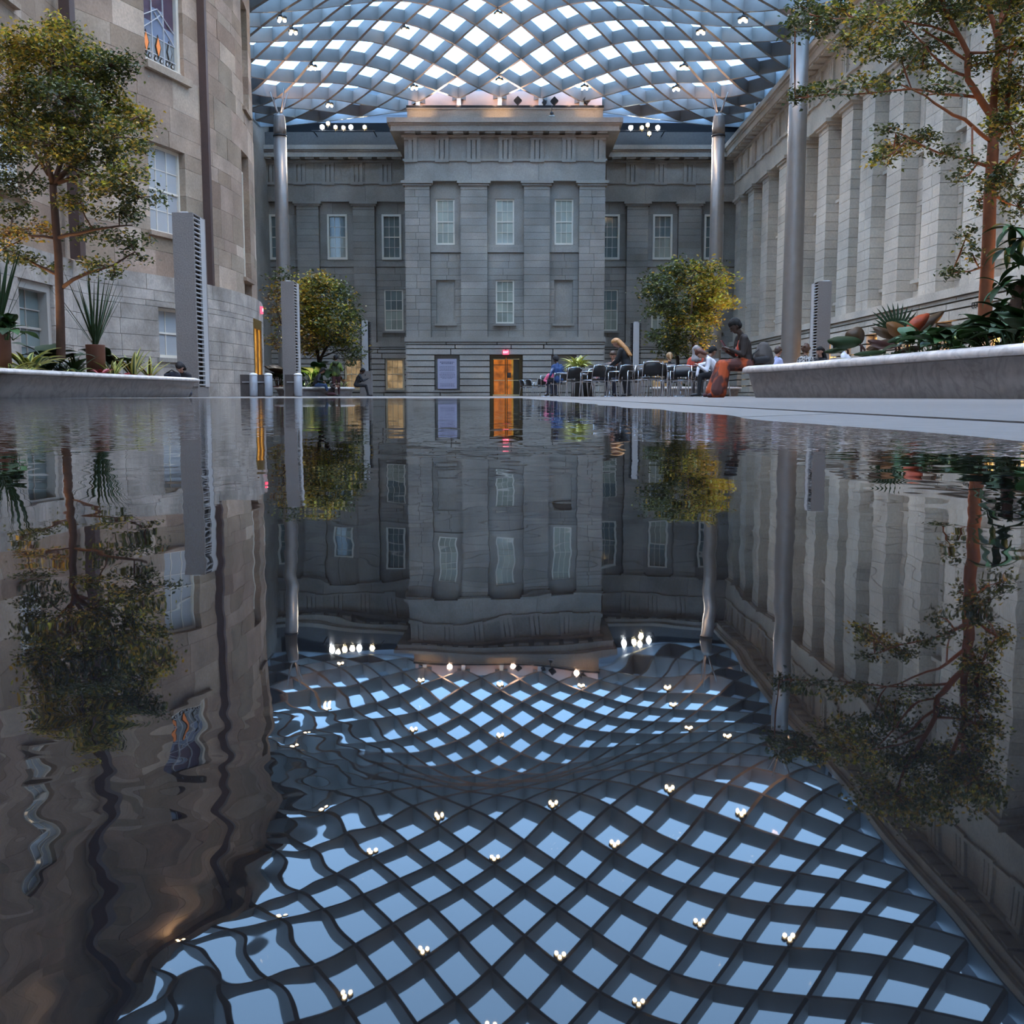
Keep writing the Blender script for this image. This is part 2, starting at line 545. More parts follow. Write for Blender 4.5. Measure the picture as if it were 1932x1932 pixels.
def entablature(fr, wall, u0, u1, w, mat, trim, trig0, step=1.86, end0=0, end1=0, top=True):
    """Architrave, frieze with triglyphs, dentil-like mutules and cornice."""
    n = max(1, round((u1 - u0) / 3.4))
    for i in range(n):
        a, b = u0 + (u1 - u0) * i / n, u0 + (u1 - u0) * (i + 1) / n
        fr.box('architrave_block', a + .005, b - .005, w - .7, w, Z_ARCH0, Z_TAE, mat, wall)
        fr.box('frieze_block', a + .004, b - .004, w - .7, w - .02, Z_FRZ0, Z_FRZ1, mat, wall)
    fr.box('taenia', u0 - end0 * .08, u1 + end1 * .08, w - .7, w + .09, Z_TAE, Z_FRZ0, trim, wall)
    u = trig0
    while u < u1 + .3:
        if u > u0 - .3:
            a, b = max(u - .41, u0), min(u + .41, u1)
            bm = bmesh.new()
            for k in (-1, 0, 1):
                c = u + k * .285
                if c - .1 >= a - .02 and c + .1 <= b + .02:
                    fr.bm(bm, c - .105, c + .105, w - .03, w + .09, Z_FRZ0, Z_FRZ1 - .14)
            fr.bm(bm, a, b, w - .03, w + .10, Z_FRZ1 - .14, Z_FRZ1)
            fr.bm(bm, a, b, w - .02, w + .10, Z_TAE - .07, Z_TAE + .02)
            obj_bm('triglyph', bm, trim, wall)
        u += step
    e0, e1 = end0, end1
    fr.box('bed_moulding', u0 - e0 * .15, u1 + e1 * .15, w - .7, w + .15, Z_FRZ1, 15.16, trim, wall)
    m = u0 + .4
    while m < u1:
        fr.box('mutule', m - .30, m + .30, w, w + .62, 15.16, 15.25, trim, wall)
        m += .93
    fr.box('corona', u0 - e0 * .7, u1 + e1 * .7, w - .7, w + .70, 15.25, 15.58, trim, wall)
    fr.box('cyma', u0 - e0 * .78, u1 + e1 * .78, w - .7, w + .78, 15.58, 15.68, trim, wall)
    fr.box('cornice_top', u0 - e0 * .9, u1 + e1 * .9, w - .7, w + .90, 15.68, 15.95, trim, wall)

# ---- pavilion
pav = empty('wall_pavilion', kind='structure', label='grey granite central pavilion with four pilasters', cat='wall')
fp = Frame('x', 62.0, -1)
PX0, PX1 = -6.32, 5.5
box('core', PX0 + .3, PX1 - .3, 62.85, 68.4, 0, 16.0, M['mortar'], pav)
r = random.Random(3)
pil = [(-6.32, -4.84), (-3.04, -1.45), (.70, 2.24), (3.96, 5.5)]
for a, b in pil:
    pilaster(fp, pav, a, b, -.6, 0, M['granite'], M['granite_trim'], r)
bays = [(-4.84, -3.04), (-1.45, .70), (2.24, 3.96)]
ups = [(-4.52, -3.41), (-.98, .13), (2.53, 3.64)]
for i, ((a, b), (c, d)) in enumerate(zip(bays, ups)):
    holes = [(c, d, 8.96, 11.61), (c + .0, d - .0, 4.32, 6.90)]
    for q in rows(a, b, snap([z for z in COURSES if z < 8.45], 3.51, 4.32, 6.90, 8.47), holes[1:], 1.1, r):
        fp.box('block', q[0], q[1], -.85, -.36, q[2], q[3], M['granite'], pav)
    fp.box('sill_band', a, b, -.85, -.27, 8.50, 8.82, M['granite_trim'], pav)
    for q in rows(a, b, [8.82, 8.96, 11.61, 12.58], holes[:1], 3, r, gap=.004):
        fp.box('block', q[0], q[1], -.85, -.36, q[2], q[3], M['granite'], pav)
    window(fp, c, d, 8.96, 11.61, -.50, ['upper sash window of the pavilion nearest the sandstone bow', 'middle upper sash window of the pavilion, above the doors', 'upper sash window of the pavilion, on the side of the seated crowd'][i], 'pane_blind', sill=False)
    if i == 1:
        window(fp, c, d, 4.32, 6.90, -.50, 'single lower sash window of the pavilion, straight above the doors', 'pane_blind')
    else:
        fp.box('blind_panel', c, d, -.85, -.52, 4.32, 6.90, M['granite'], pav)
        fp.box('panel_sill', c - .1, d + .1, -.6, -.24, 4.20, 4.32, M['granite_trim'], pav)
for s, x in ((-1, PX0), (1, PX1)):
    fs = Frame('y', x, s)
    for q in rows(62.6, 68.45, snap(COURSES, 3.51, 12.07, 12.58), [], 1.6, r):
        fs.box('block', q[0], q[1], -.5, 0, q[2], q[3], M['granite'], pav)
    for q in rows(62.0, 68.45, RUST, [], 2.4, r, gap=.055):
        fs.box('block', q[0], q[1], -.5, .05, q[2], q[3], M['rustic'], pav)
    fs.box('architrave_block', 62.7, 68.45, -.6, 0, Z_ARCH0, Z_TAE, M['granite'], pav)
    fs.box('frieze_block', 62.7, 68.45, -.6, -.02, Z_FRZ0, Z_FRZ1, M['granite'], pav)
    fs.box('taenia', 62.7, 68.45, -.6, .08, Z_TAE, Z_FRZ0, M['granite_trim'], pav)
    fs.box('bed_moulding', 62.7, 68.45, -.6, .15, Z_FRZ1, 15.16, M['granite_trim'], pav)
    fs.box('corona', 62.7, 68.45, -.6, .70, 15.25, 15.58, M['granite_trim'], pav)
    fs.box('cornice_top', 62.7, 68.45, -.6, .90, 15.58, 15.95, M['granite_trim'], pav)
fp.box('belt_course', PX0 - .1, PX1 + .1, -.8, .14, Z_BELT0, Z_BELT1, M['granite_trim'], pav)
NICHE = [(-4.62, -3.16), (2.38, 3.84)]
DOOR = (-1.32, .62)
holes = [(a, b, .34, 2.46) for a, b in NICHE] + [(DOOR[0], DOOR[1], -1, 2.46)]
for q in rows(PX0, PX1, RUST, holes, 3.2, r, gap=.055):
    fp.box('rustic_block', q[0], q[1], -.6, .06, q[2], q[3], M['rustic'], pav)
for a, b in NICHE:
    fp.box('niche_sill', a - .12, b + .12, -.5, .12, .24, .36, M['granite_trim'], pav)
    fp.box('niche_back', a, b, -.6, -.22, .36, 2.46, M['granite'], pav)
entablature(fp, pav, PX0, PX1, -.02, M['granite'], M['granite_trim'], PX0 + .36, step=1.86, end0=1, end1=1)
# attic above the cornice, gutter rail and plastered wall below the roof
fp.box('attic_block', PX0 + .1, PX1 - .1, -3, -1.0, 15.95, 16.90, M['granite_trim'], pav)
fp.box('attic_coping', PX0 + .05, PX1 - .05, -3, -.95, 16.90, 16.97, M['granite_trim'], pav)
fp.box('attic_gutter', PX0 + .05, PX1 - .05, -1.9, -.98, 16.98, 17.12, M['black'], pav)
fp.box('attic_wall', PX0 + .1, PX1 - .1, -4.2, -1.75, 16.9, 18.15, M['attic_metal'], pav)

# ---- wings either side of the pavilion
def wing(name, label, x0, x1, pils, ups, lows, grounds, side, r):
    w = empty(name, kind='structure', label=label, cat='wall')
    f = Frame('x', 68.5, -1)
    box('core', x0, x1 + (1.4 if side > 0 else 0), 69.35, 70.6, 0, 16.9, M['mortar'], w)
    if side > 0: box('corner_core', 15.0, 16.6, 68.45, 69.4, 0, 16.9, M['mortar'], w)
    for a, b in pils:
        pilaster(f, w, a, b, -.6, 0, M['granite'], M['granite_trim'], r)
    xs = [x0] + [v for p in pils for v in p] + [x1]
    allw = [(a, b, 8.91, 11.82) for a, b in ups] + [(a, b, 4.29, 7.0) for a, b in lows]
    for a, b in zip(xs[0::2], xs[1::2]):
        if b - a < .05: continue
        for q in rows(a, b, snap([z for z in COURSES if z < 8.45], 3.51, 4.29, 7.0, 8.43, 8.75, 8.91, 11.82, 12.58), allw, 1.3, r):
            f.box('block', q[0], q[1], -.85, -.36, q[2], q[3], M['granite'], w)
        f.box('sill_band', a, b, -.85, -.27, 8.46, 8.75, M['granite_trim'], w)
    for q in rows(x0, x1, RUST, [(a, b, .40, 2.46) for a, b in grounds], 2.6, r, gap=.055):
        f.box('rustic_block', q[0], q[1], -.6, .06, q[2], q[3], M['rustic'], w)
    f.box('belt_course', x0, x1, -.8, .14, Z_BELT0, Z_BELT1, M['granite_trim'], w)
    entablature(f, w, x0, x1, -.02, M['granite'], M['granite_trim'], x0 + .55, step=1.86)
    f.box('parapet', x0, x1, -1.2, .35, 15.95, 16.86, M['lead'], w)
    f.box('clerestory_louvre', x0, x1, -2.2, -.9, 16.86, 17.75, M['dark_void'], w)
    f.box('clerestory_panel', x0, x1, -2.2, -2.0, 17.75, 18.6, M['roof_panel'], w)
    for i, (a, b) in enumerate(ups):
        window(f, a, b, 8.91, 11.82, -.45, 'upper wing window %s' % ups_l[side][i], 'pane_blind' if i == 1 else 'pane_dark', frame_w=.13, proud=.2, sill=False, split='pane_dark')
    for i, (a, b) in enumerate(lows):
        window(f, a, b, 4.29, 7.0, -.5, 'lower wing window %s' % lows_l[side][i], 'pane_blind', split='pane_dark')
    for i, (a, b) in enumerate(grounds):
        window(f, a, b, .40, 2.46, -.3, 'warmly lit ground floor wing window %s' % gr_l[side][i], 'pane_dim', frame_w=.11, proud=.15, wood=M['cream_wood'])
    return w
M['cream_wood'] = plain('cream_painted_wood', (.70, .56, .36), .5)
ups_l = {-1: ['half hidden behind the distant steel column beside the sandstone bow', 'between the two pilasters on the sandstone bow side of the pavilion', 'tucked against the pavilion on the sandstone bow side'],
         1: ['tucked against the pavilion on the marble wall side', 'between the two pilasters on the marble wall side of the pavilion', 'in the corner behind the steel column above the yellow-lit tree']}
lows_l = {-1: ['behind the leaves of the orange-green tree', 'against the pavilion, above the slim slatted pylon', ],
          1: ['against the pavilion, above the man with the laptop', 'behind the leaves of the yellow-lit tree', 'behind the steel column and the yellow-lit tree']}
gr_l = {-1: ['behind the person in the green jacket', 'between the slatted pylon and the pavilion'], 1: ['behind the woman with pale hair']}
wing('wall_back_west', 'shaded grey granite wing wall between the pavilion and the sandstone bow', -16.2, PX0 + .1,
     [(-14.07, -12.61), (-10.38, -8.96)], [(-15.9, -14.62), (-12.12, -10.80), (-8.54, -7.26)], [(-12.1, -10.82), (-8.46, -7.20)],
     [(-11.1, -9.95), (-8.40, -7.16)], -1, random.Random(5))
wing('wall_back_east', 'shaded grey granite wing wall between the pavilion and the pale marble wall', PX1 - .1, 15.2,
     [(7.5, 8.89), (10.87, 12.36)], [(5.78, 7.06), (9.24, 10.52), (12.6, 13.86)], [(5.78, 7.02), (9.24, 10.52), (12.6, 13.86)],
     [(9.3, 10.5)], 1, random.Random(6))

# ---- long wall on the right
wr = empty('wall_right', kind='structure', label='pale marble side wall with a long row of tall pilasters', cat='wall')
fr = Frame('y', 14.45, -1)
box('core', 15.6, 16.6, -12, 69.5, 0, 16.9, M['mortar'], wr)
r = random.Random(11)
PN = [22.0, 25.4, 28.8, 32.2, 35.6, 39.2, 42.3, 45.0, 48.4, 51.9, 55.6, 59.3, 62.9, 66.4]
for a in PN:
    pilaster(fr, wr, a, a + 1.5, -.75, 0, M['marble'], M['marble_trim'], r)
us = [10.0] + [v for a in PN for v in (a, a + 1.5)] + [68.5]
bay = [(a, b) for a, b in zip(us[0::2], us[1::2])]
RW, RLOW, RGR = [], [], []
for a, b in bay[1:-1]:
    c = (a + b) / 2
    h = min(.62, (b - a) / 2 - .22)
    RW.append((c - h, c + h, 8.91, 11.82)); RLOW.append((c - h, c + h, 4.29, 7.0)); RGR.append((c - h, c + h, .5, 2.46))
for a, b in bay:
    for q in rows(a, b, snap([z for z in COURSES if z < 8.45], 3.51, 4.29, 7.0, 8.43, 8.75, 8.91, 11.82, 12.58), RW + RLOW, 1.3, r):
        fr.box('block', q[0], q[1], -1.1, -.62, q[2], q[3], M['marble'], wr)
for q in rows(10.0, 68.5, RUST, RGR, 2.6, r, gap=.055):
    if q[1] < 22.5 and r.random() < 0: continue
    fr.box('rustic_block', q[0], q[1], -.8, .06, q[2], q[3], M['marble'], wr)
box('plain_wall', 14.45, 15.6, -12, 10.0, 0, 15.95, M['marble'], wr)
fr.box('belt_course', 10.0, 68.5, -.8, .16, Z_BELT0, Z_BELT1, M['marble_trim'], wr)
entablature(fr, wr, 10.0, 68.5, -.02, M['marble'], M['marble_trim'], 11.0, step=1.86)
fr.box('gutter', 10.0, 68.5, -1.2, .55, 15.95, 16.10, M['black'], wr)
fr.box('clerestory_louvre', -12, 70, -1.2, -.2, 16.10, 16.5, M['dark_void'], wr)
fr.box('clerestory_panel', -12, 70, -.5, -.45, 16.5, 17.6, M['roof_panel'], wr)
NB = ['first', 'second', 'third', 'fourth', 'fifth', 'sixth', 'seventh', 'eighth', 'ninth', 'tenth', 'eleventh', 'twelfth', 'thirteenth']
nw = len(RW)
for i, (a, b, z0, z1) in enumerate(RW):
    if a < 29: continue
    bl = NB[nw - 1 - i]
    window(fr, a, b, z0, z1, -.72, 'upper sash window in the %s bay of the pale marble wall, counted from the corner' % bl, 'pane_blind', frame_w=.1, sill=True, stone_mat=M['marble_trim'])
    window(fr, a, b, 4.29, 7.0, -.74, 'lower sash window in the %s bay of the pale marble wall, counted from the corner' % bl, 'pane_blind', sill=True, stone_mat=M['marble_trim'])
    window(fr, a, b, .5, 2.46, -.3, 'yellow lit ground window in the %s bay of the pale marble wall from the corner' % bl, 'pane_lit' if a < 47 else 'pane_dim', nx=2, nz=2, sill=False, wood=M['cream_wood'])

# ---- plain wall behind the camera's back closes the court
wf_ = box('wall_front', -17, 17, -13.2, -12.4, 0, 18, M['granite'])
tag(wf_, 'plain grey stone wall closing the court behind the viewer', 'wall', kind='structure')
# ------------------------------------------------------------------ sandstone bow and side wall on the left
wl = empty('wall_left', kind='structure', label='patchy sandstone wall with a bulging bow on a grey granite base', cat='wall')
BC, BR = (-27.62, 38.0), 18.0
PHI0 = math.asin((29.1 - 38.0) / BR)
PHI1 = R(40)
ZG = 3.67
def bowpt(phi, rad, z): return Vector((BC[0] + rad * math.cos(phi), BC[1] + rad * math.sin(phi), z))
def bowhit(px, py, rad):
    """angle and height on the bow seen at a photo pixel"""
    best = None
    k = PHI0
    while k < PHI1:
        Y = BC[1] + rad * math.sin(k)
        p = at(px, py, Y)
        e = abs(p.x - (BC[0] + rad * math.cos(k)))
        if best is None or e < best[0] - 1e-4: best = (e, k, p.z)
        if best[0] < .03 and e > best[0] + .004: break      # first crossing, not the far side of the curve
        k += .0006
    return best[1], best[2]
def bow_block(name, s0, s1, rad, depth, z0, z1, mat, parent):
    """flat-faced block on the curve; s is arc length at radius rad"""
    phi = (s0 + s1) / 2 / rad
    c = bowpt(phi, rad - depth / 2, 0)
    o = box(name, c.x - depth / 2, c.x + depth / 2, c.y - (s1 - s0) / 2, c.y + (s1 - s0) / 2, z0, z1, mat, parent)
    o.rotation_euler = (0, 0, phi)
    return o
class BowFrame:
    def __init__(s, rad): s.rad = rad
    def box(s, name, u0, u1, w0, w1, z0, z1, mat, parent):
        phi = (u0 + u1) / 2 / s.rad
        rr = s.rad + (w0 + w1) / 2
        c = bowpt(phi, rr, 0)
        d = abs(w1 - w0); l = (u1 - u0)
        o = box(name, c.x - d / 2, c.x + d / 2, c.y - l / 2, c.y + l / 2, z0, z1, mat, parent)
        o.rotation_euler = (0, 0, phi)
        return o
    def bm(s, bm, u0, u1, w0, w1, z0, z1, mi=0):
        vs = []
        for z in (z0, z1):
            for u in (u0, u1):
                for w in (w0, w1):
                    vs.append(bm.verts.new(bowpt(u / s.rad, s.rad + w, z)))
        for q in ((0, 2, 3, 1), (4, 5, 7, 6), (0, 1, 5, 4), (2, 6, 7, 3), (0, 4, 6, 2), (1, 3, 7, 5)):
            f = bm.faces.new([vs[i] for i in q]); f.material_index = mi
RS, RG = BR - .2, BR
bs, bg = BowFrame(RS), BowFrame(RG)
# backing surface behind the stones
bm = bmesh.new()
N_ = 40
for i in range(N_):
    a, b = PHI0 - .01 + (PHI1 - PHI0) * i / N_, PHI0 - .01 + (PHI1 - PHI0) * (i + 1) / N_
    q = [bowpt(a, RS - .42, 0), bowpt(b, RS - .42, 0), bowpt(b, RS - .42, 18.5), bowpt(a, RS - .42, 18.5)]
    bm.faces.new([bm.verts.new(v) for v in q])
obj_bm('backing', bm, M['sand_mortar'], wl)
def bow_rect(x0, x1, y0, y1, rad):
    """arc-length span and heights of a rectangle seen on the bow"""
    ym = (y0 + y1) / 2
    a, za = bowhit((x0 + x1) / 2, y0, rad)
    b, zb = bowhit((x0 + x1) / 2, y1, rad)
    p0, _ = bowhit(x0, ym, rad); p1, _ = bowhit(x1, ym, rad)
    return p0 * rad, p1 * rad, zb, za
W_ART = bow_rect(271, 343, -60, 128, RS)
W_MID = bow_rect(281, 350, 277, 442, RS)
W_LOW = bow_rect(300, 352, 582, 676, RG)
W_EDGE1 = bow_rect(456, 471, 22, 208, RS)
W_EDGE2 = bow_rect(458, 472, 322, 525, RS)
DR = bow_rect(479, 494, 604, 746, RG)
W_EDGE1 = (W_EDGE1[0], W_EDGE1[0] + 1.3, W_EDGE1[2], W_EDGE1[3])
W_EDGE2 = (W_EDGE2[0], W_EDGE2[0] + 1.3, W_EDGE2[2], W_EDGE2[3])
DR = (DR[0], DR[0] + 1.9, 0, DR[3])
S0, S1 = PHI0 * RS, PHI1 * RS
r = random.Random(21)
zs = [ZG + .02]
while zs[-1] < 17.6: zs.append(zs[-1] + r.choice([.62, .75, .85, .95]))
zs = snap(zs, *[round(v, 3) for w in (W_ART, W_MID) for v in w[2:]])
for q in rows(S0, S1, zs, [W_ART, W_MID, W_EDGE1, W_EDGE2], 1.35, r, gap=.008):
    if q[1] - q[0] > 1.9 or True:
        bow_block('sandstone_block', q[0], q[1], RS, .42, q[2], q[3], M['sandstone'], wl)
zs = snap([.458 * k for k in range(9)], round(W_LOW[2], 3), round(W_LOW[3], 3), round(DR[3], 3), ZG)
zs = [z for z in zs if z <= ZG + .001]
for q in rows(PHI0 * RG, PHI1 * RG, zs, [W_LOW, DR], 1.25, r, gap=.012):
    bow_block('granite_block', q[0], q[1], RG, .55, q[2], q[3], M['bow_granite'], wl)
for q in rows(PHI0 * RS, PHI1 * RS, [17.7, 18.3], [], 2.2, r):
    bow_block('cornice_block', q[0], q[1], RS + .45, .9, 17.7, 18.3, M['sandstone'], wl)
# dark brown rain pipes
bm = bmesh.new()
a0, _ = bowhit(391, 520, RS)
p = bowpt(a0, RS + .10, 0)
bm_box(bm, p.x - .12, p.x + .12, p.y - .12, p.y + .12, ZG, 17.7)
obj_bm('rain_pipe', bm, M['brown_pipe'], wl)
bm = bmesh.new()
bm_box(bm, -11.78, -11.5, 27.9, 28.25, ZG, 17.7)
obj_bm('rain_pipe', bm, M['brown_pipe'], wl)
# straight stretch nearer the viewer
fl = Frame('y', -11.9, 1)
box('core', -13.2, -12.3, -12, 29.6, 0, 18.3, M['sand_mortar'], wl)
LM = [(24.5, 25.8, 9.4, 12.0), (20.9, 22.2, 9.4, 12.0), (24.5, 25.9, 4.9, 6.6), (20.9, 22.3, 4.9, 6.6)]
LG = [(22.0, 23.6, .35, 2.75), (25.0, 26.1, .35, 2.75)]
LG = [(25.0, 26.9, .55, 2.85)]
zs = [ZG + .02]
while zs[-1] < 17.6: zs.append(zs[-1] + r.choice([.62, .75, .85, .95]))
for q in rows(12.0, 29.35, snap(zs, 9.4, 12.0, 4.9, 6.6), LM, 1.4, r, gap=.008):
    fl.box('sandstone_block', q[0], q[1], -.45, -.1, q[2], q[3], M['sandstone'], wl)
for q in rows(12.0, 29.35, snap([.458 * k for k in range(9)], .55, 2.85, ZG), LG, 1.25, r, gap=.012):
    fl.box('granite_block', q[0], q[1], -.45, .06, q[2], q[3], M['bow_granite'], wl)
box('plain_wall', -12.4, -11.9, -12, 12.0, 0, 18.3, M['sandstone'], wl)
box('return_wall', -16.6, -15.9, 46, 70, 0, 18.3, M['granite'], wl)
for i, (a, b, z0, z1) in enumerate(LM):
    window(fl, a, b, z0, z1, -.3, ['top sandstone wall window over the leafy tree', 'top sandstone wall window out past the leafy tree', 'white sash window behind the leafy tree crown', 'white sash window past the leafy tree crown'][i], 'pane_white', sill=True, stone_mat=M['sandstone'])
for i, (a, b, z0, z1) in enumerate(LG):
    window(fl, a, b, z0, z1, -.25, 'deep framed ground window between the tall grass pot and the tree trunk', 'pane_dark', nx=2, nz=4, frame_w=.20, proud=.22, sill=False, wood=M['grey_wood'])
# the bow's windows (and the straight wall's ground window above)
window(bs, W_MID[0], W_MID[1], W_MID[2], W_MID[3], -.26, 'large white sash window of the sandstone bow, above the tallest pylon', 'pane_white', stone_mat=M['sandstone'])
window(bg, W_LOW[0], W_LOW[1], W_LOW[2], W_LOW[3], -.30, 'white two-light window in the granite base behind the tallest pylon', 'pane_white', nx=2, nz=2, stone_mat=M['granite_trim'])
window(bs, W_EDGE1[0], W_EDGE1[1], W_EDGE1[2], W_EDGE1[3], -.26, 'tall window high on the far curve of the sandstone bow', 'pane_dark', stone_mat=M['sandstone'])
window(bs, W_EDGE2[0], W_EDGE2[1], W_EDGE2[2], W_EDGE2[3], -.26, 'tall window on the far curve of the bow above the side door', 'pane_white', stone_mat=M['sandstone'])
# leaded window with coloured lights
win_no[0] += 1
art = empty('window_%d' % win_no[0], kind='structure', label='leaded window with orange diamond lights and pale peaked tracery', cat='window')
M['art_purple'] = glass_pane('purple_glass', (.10, .06, .09))
M['art_blue'] = glass_pane('milky_blue_glass', (.22, .25, .33))
M['art_clear'] = glass_pane('grey_clear_glass', (.30, .31, .31))
M['art_orange'] = plain('orange_glass', (.75, .22, .06), .2, emit=(1, .35, .10), estr=.35)
M['art_ink'] = plain('dark_glass', (.05, .035, .025), .2)
M['tracery'] = plain('pale_lead', (.62, .60, .60), .5)
a0, a1, z0, z1 = W_ART
wz = lambda f: z0 + (z1 - z0) * f
vis = 128 / 188.0       # share of the window below the top of the photograph
za, zb, zc, zd = wz(.05), wz(.14), wz(.31), wz(.45)
zt = wz(.60)
wd = a1 - a0
bs.box('window_frame', a0, a0 + .05, -.3, -.14, z0, z1, M['window_frame'], art)
bs.box('window_frame', a1 - .13, a1, -.3, -.12, z0, z1, M['window_frame'], art)
bs.box('window_frame', a0, a1, -.3, -.12, z0, za, M['window_frame'], art)
bs.box('window_sill', a0 - .08, a1 + .25, -.3, .12, z0 - .22, z0, M['sandstone'], art)
c0, c1 = a0 + .05, a1 - .13
third = (c1 - c0) / 3
for i in range(3):
    u, v = c0 + third * i, c0 + third * (i + 1)
    bs.box('pane', u, v, -.26, -.24, za, zc, M['art_clear'], art)
    bs.box('pane', u, v, -.26, -.24, zc, zd if i != 1 else zt, M['art_blue'], art)
    bs.box('pane', u, v, -.262, -.242, zd if i != 1 else zt, z1, M['art_purple'], art)
def strip(pts, w=.022, depth=.05, mat=None, name='tracery_bar'):
    bm = bmesh.new()
    for (u, z), (u2, z2) in zip(pts, pts[1:]):
        dx, dz = u2 - u, z2 - z
        L = math.hypot(dx, dz); nx, nz = -dz / L * w / 2, dx / L * w / 2
        vs = []
        for w_ in (-.25, -.25 + depth):
            for (uu, zz) in ((u + nx, z + nz), (u - nx, z - nz), (u2 - nx, z2 - nz), (u2 + nx, z2 + nz)):
                vs.append(bm.verts.new(bowpt(uu / RS, RS + w_, zz)))
        for q in ((0, 1, 2, 3), (7, 6, 5, 4), (0, 4, 5, 1), (1, 5, 6, 2), (2, 6, 7, 3), (3, 7, 4, 0)):
            bm.faces.new([vs[k] for k in q])
    return obj_bm(name, bm, mat or M['tracery'], art)
for i in (1, 2): strip([(c0 + third * i, z0), (c0 + third * i, z1)])
strip([(c0, zb), (c1, zb)]); strip([(c0, zc), (c1, zc)])
mid = (c0 + c1) / 2
strip([(c0, zc), (mid, wz(.515)), (c1, zc)]); strip([(c0, zc + .38), (mid, wz(.60)), (c1, zc + .38)])
strip([(mid - .14, wz(.555)), (mid + .02, wz(.505))]); strip([(mid + .14, wz(.555)), (mid - .02, wz(.505))])
def diamond(u, z, hu, hz, mat, w=-.225, name='diamond_light'):
    vs = [bowpt(q / RS, RS + w + e, y) for e in (0, .02) for q, y in ((u, z - hz), (u + hu, z), (u, z + hz), (u - hu, z))]
    return obj_py(name, vs, [(0, 1, 2, 3), (7, 6, 5, 4), (0, 4, 5, 1), (1, 5, 6, 2), (2, 6, 7, 3), (3, 7, 4, 0)], mat, art)
for i in range(3):
    u = c0 + third * (i + .5); z = (zb + zc) / 2
    diamond(u, z, .15, .36, M['art_ink'], -.235)
    diamond(u, z, .10, .27, M['art_orange'] if i < 2 else M['art_clear'], -.222)
    for s in (-.25, .25):
        diamond(u + s * third, (za + zb) / 2, .085, .11, M['art_ink'], -.235)
        diamond(u + s * third, (za + zb) / 2, .04, .055, M['tracery'], -.222)
# side door of the bow
d1 = empty('door_1', kind='structure', label='brass framed door lit orange in the curved granite base', cat='door')
bg.box('door_frame', DR[0], DR[0] + .12, -.2, .02, 0, DR[3], M['brass'], d1)
bg.box('door_frame', DR[1] - .12, DR[1], -.2, .02, 0, DR[3], M['brass'], d1)
bg.box('door_frame', DR[0] + .12, DR[1] - .12, -.2, .02, DR[3] - .35, DR[3], M['brass'], d1)
M['door_glow'] = lit_pane('door_glass_lit_amber', (1, .45, .06), .55)
bg.box('door_pane', DR[0] + .12, DR[1] - .12, -.10, -.06, 0.08, DR[3] - .35, M['door_glow'], d1)
bg.box('door_stile', (DR[0] + DR[1]) / 2 - .04, (DR[0] + DR[1]) / 2 + .04, -.12, .0, .08, DR[3] - .35, M['brass'], d1)
M['exit_red'] = plain('red_exit_glow', (.5, .02, .04), .4, emit=(1, .08, .16), estr=2.2)
M['exit_white'] = plain('white_exit_letters', (.9, .8, .8), .4, emit=(1, .78, .78), estr=2.0)
def exit_sign(loc, rot, label):
    e = empty('exit_sign', loc, 0, label, 'exit sign')
    e.rotation_euler = rot
    box('sign_box', -.17, .17, -.03, .05, -.13, .13, M['exit_red'], e)
    text('lettering', 'EXIT', .15, M['exit_white'], (0, -.034, 0), (R(90), 0, 0), e)
    return e
sp, sz = bowhit(491, 585, RG)
p = bowpt(sp + .004, RG + .06, sz)
exit_sign(p, (0, 0, sp + R(90)), 'small red exit sign over the side door of the bow')

# ------------------------------------------------------------------ pavilion doors, sign board, lettering
d2 = empty('door_2', kind='structure', label='brass framed double glass doors of the pavilion glowing orange', cat='door')
M['lobby'] = lit_pane('orange_lobby_wall', (1, .25, .015), .55)
M['lobby_yellow'] = lit_pane('yellow_lobby_wall', (1, .48, .04), .40)
M['bronze'] = plain('bronze_frame', (.10, .062, .022), .35, metal=.4)
M['pale_brass'] = plain('pale_brass', (.75, .60, .30), .3, metal=.5)
fp.box('door_frame', DOOR[0], DOOR[0] + .16, -.45, -.18, 0, 2.46, M['bronze'], d2)
fp.box('door_frame', DOOR[1] - .16, DOOR[1], -.45, -.18, 0, 2.46, M['bronze'], d2)
fp.box('door_frame', DOOR[0] + .16, DOOR[1] - .16, -.45, -.18, 2.30, 2.46, M['bronze'], d2)
mid = (DOOR[0] + DOOR[1]) / 2
for a, b in ((DOOR[0] + .16, mid - .02), (mid + .02, DOOR[1] - .16)):
    leaf = empty('door_leaf', parent=d2)
    bm = bmesh.new()
    fp.bm(bm, a, a + .06, -.36, -.30, .02, 2.30); fp.bm(bm, b - .06, b, -.36, -.30, .02, 2.30)
    fp.bm(bm, a, b, -.36, -.30, 2.18, 2.30)
    obj_bm('leaf_frame', bm, M['bronze'], leaf)
    fp.box('kick_rail', a, b, -.37, -.29, .02, .10, M['pale_brass'], leaf)
    fp.box('top_rail', a + .02, b - .02, -.365, -.295, 2.19, 2.24, M['pale_brass'], leaf)
    fp.box('push_bar', a + .06, b - .06, -.30, -.25, .93, .97, M['pale_brass'], leaf)
    g = fp.box('door_glass', a + .06, b - .06, -.335, -.325, .10, 2.19, M['roof_glass'], leaf)
box('lobby_back', DOOR[0] + .1, .08, 62.80, 62.84, 0, 2.4, M['lobby'], d2)
box('lobby_side', .08, DOOR[1] - .1, 62.70, 62.76, 0, 2.4, M['bronze'], d2)
box('lobby_strip', -.03, .10, 62.72, 62.79, 0, 2.35, M['lobby_yellow'], d2)
box('lobby_shelf', -1.16, -.02, 62.74, 62.79, 1.86, 1.90, M['bronze'], d2)
box('lobby_poster', -.27, -.06, 62.74, 62.79, 1.10, 1.42, M['bin_box'], d2)
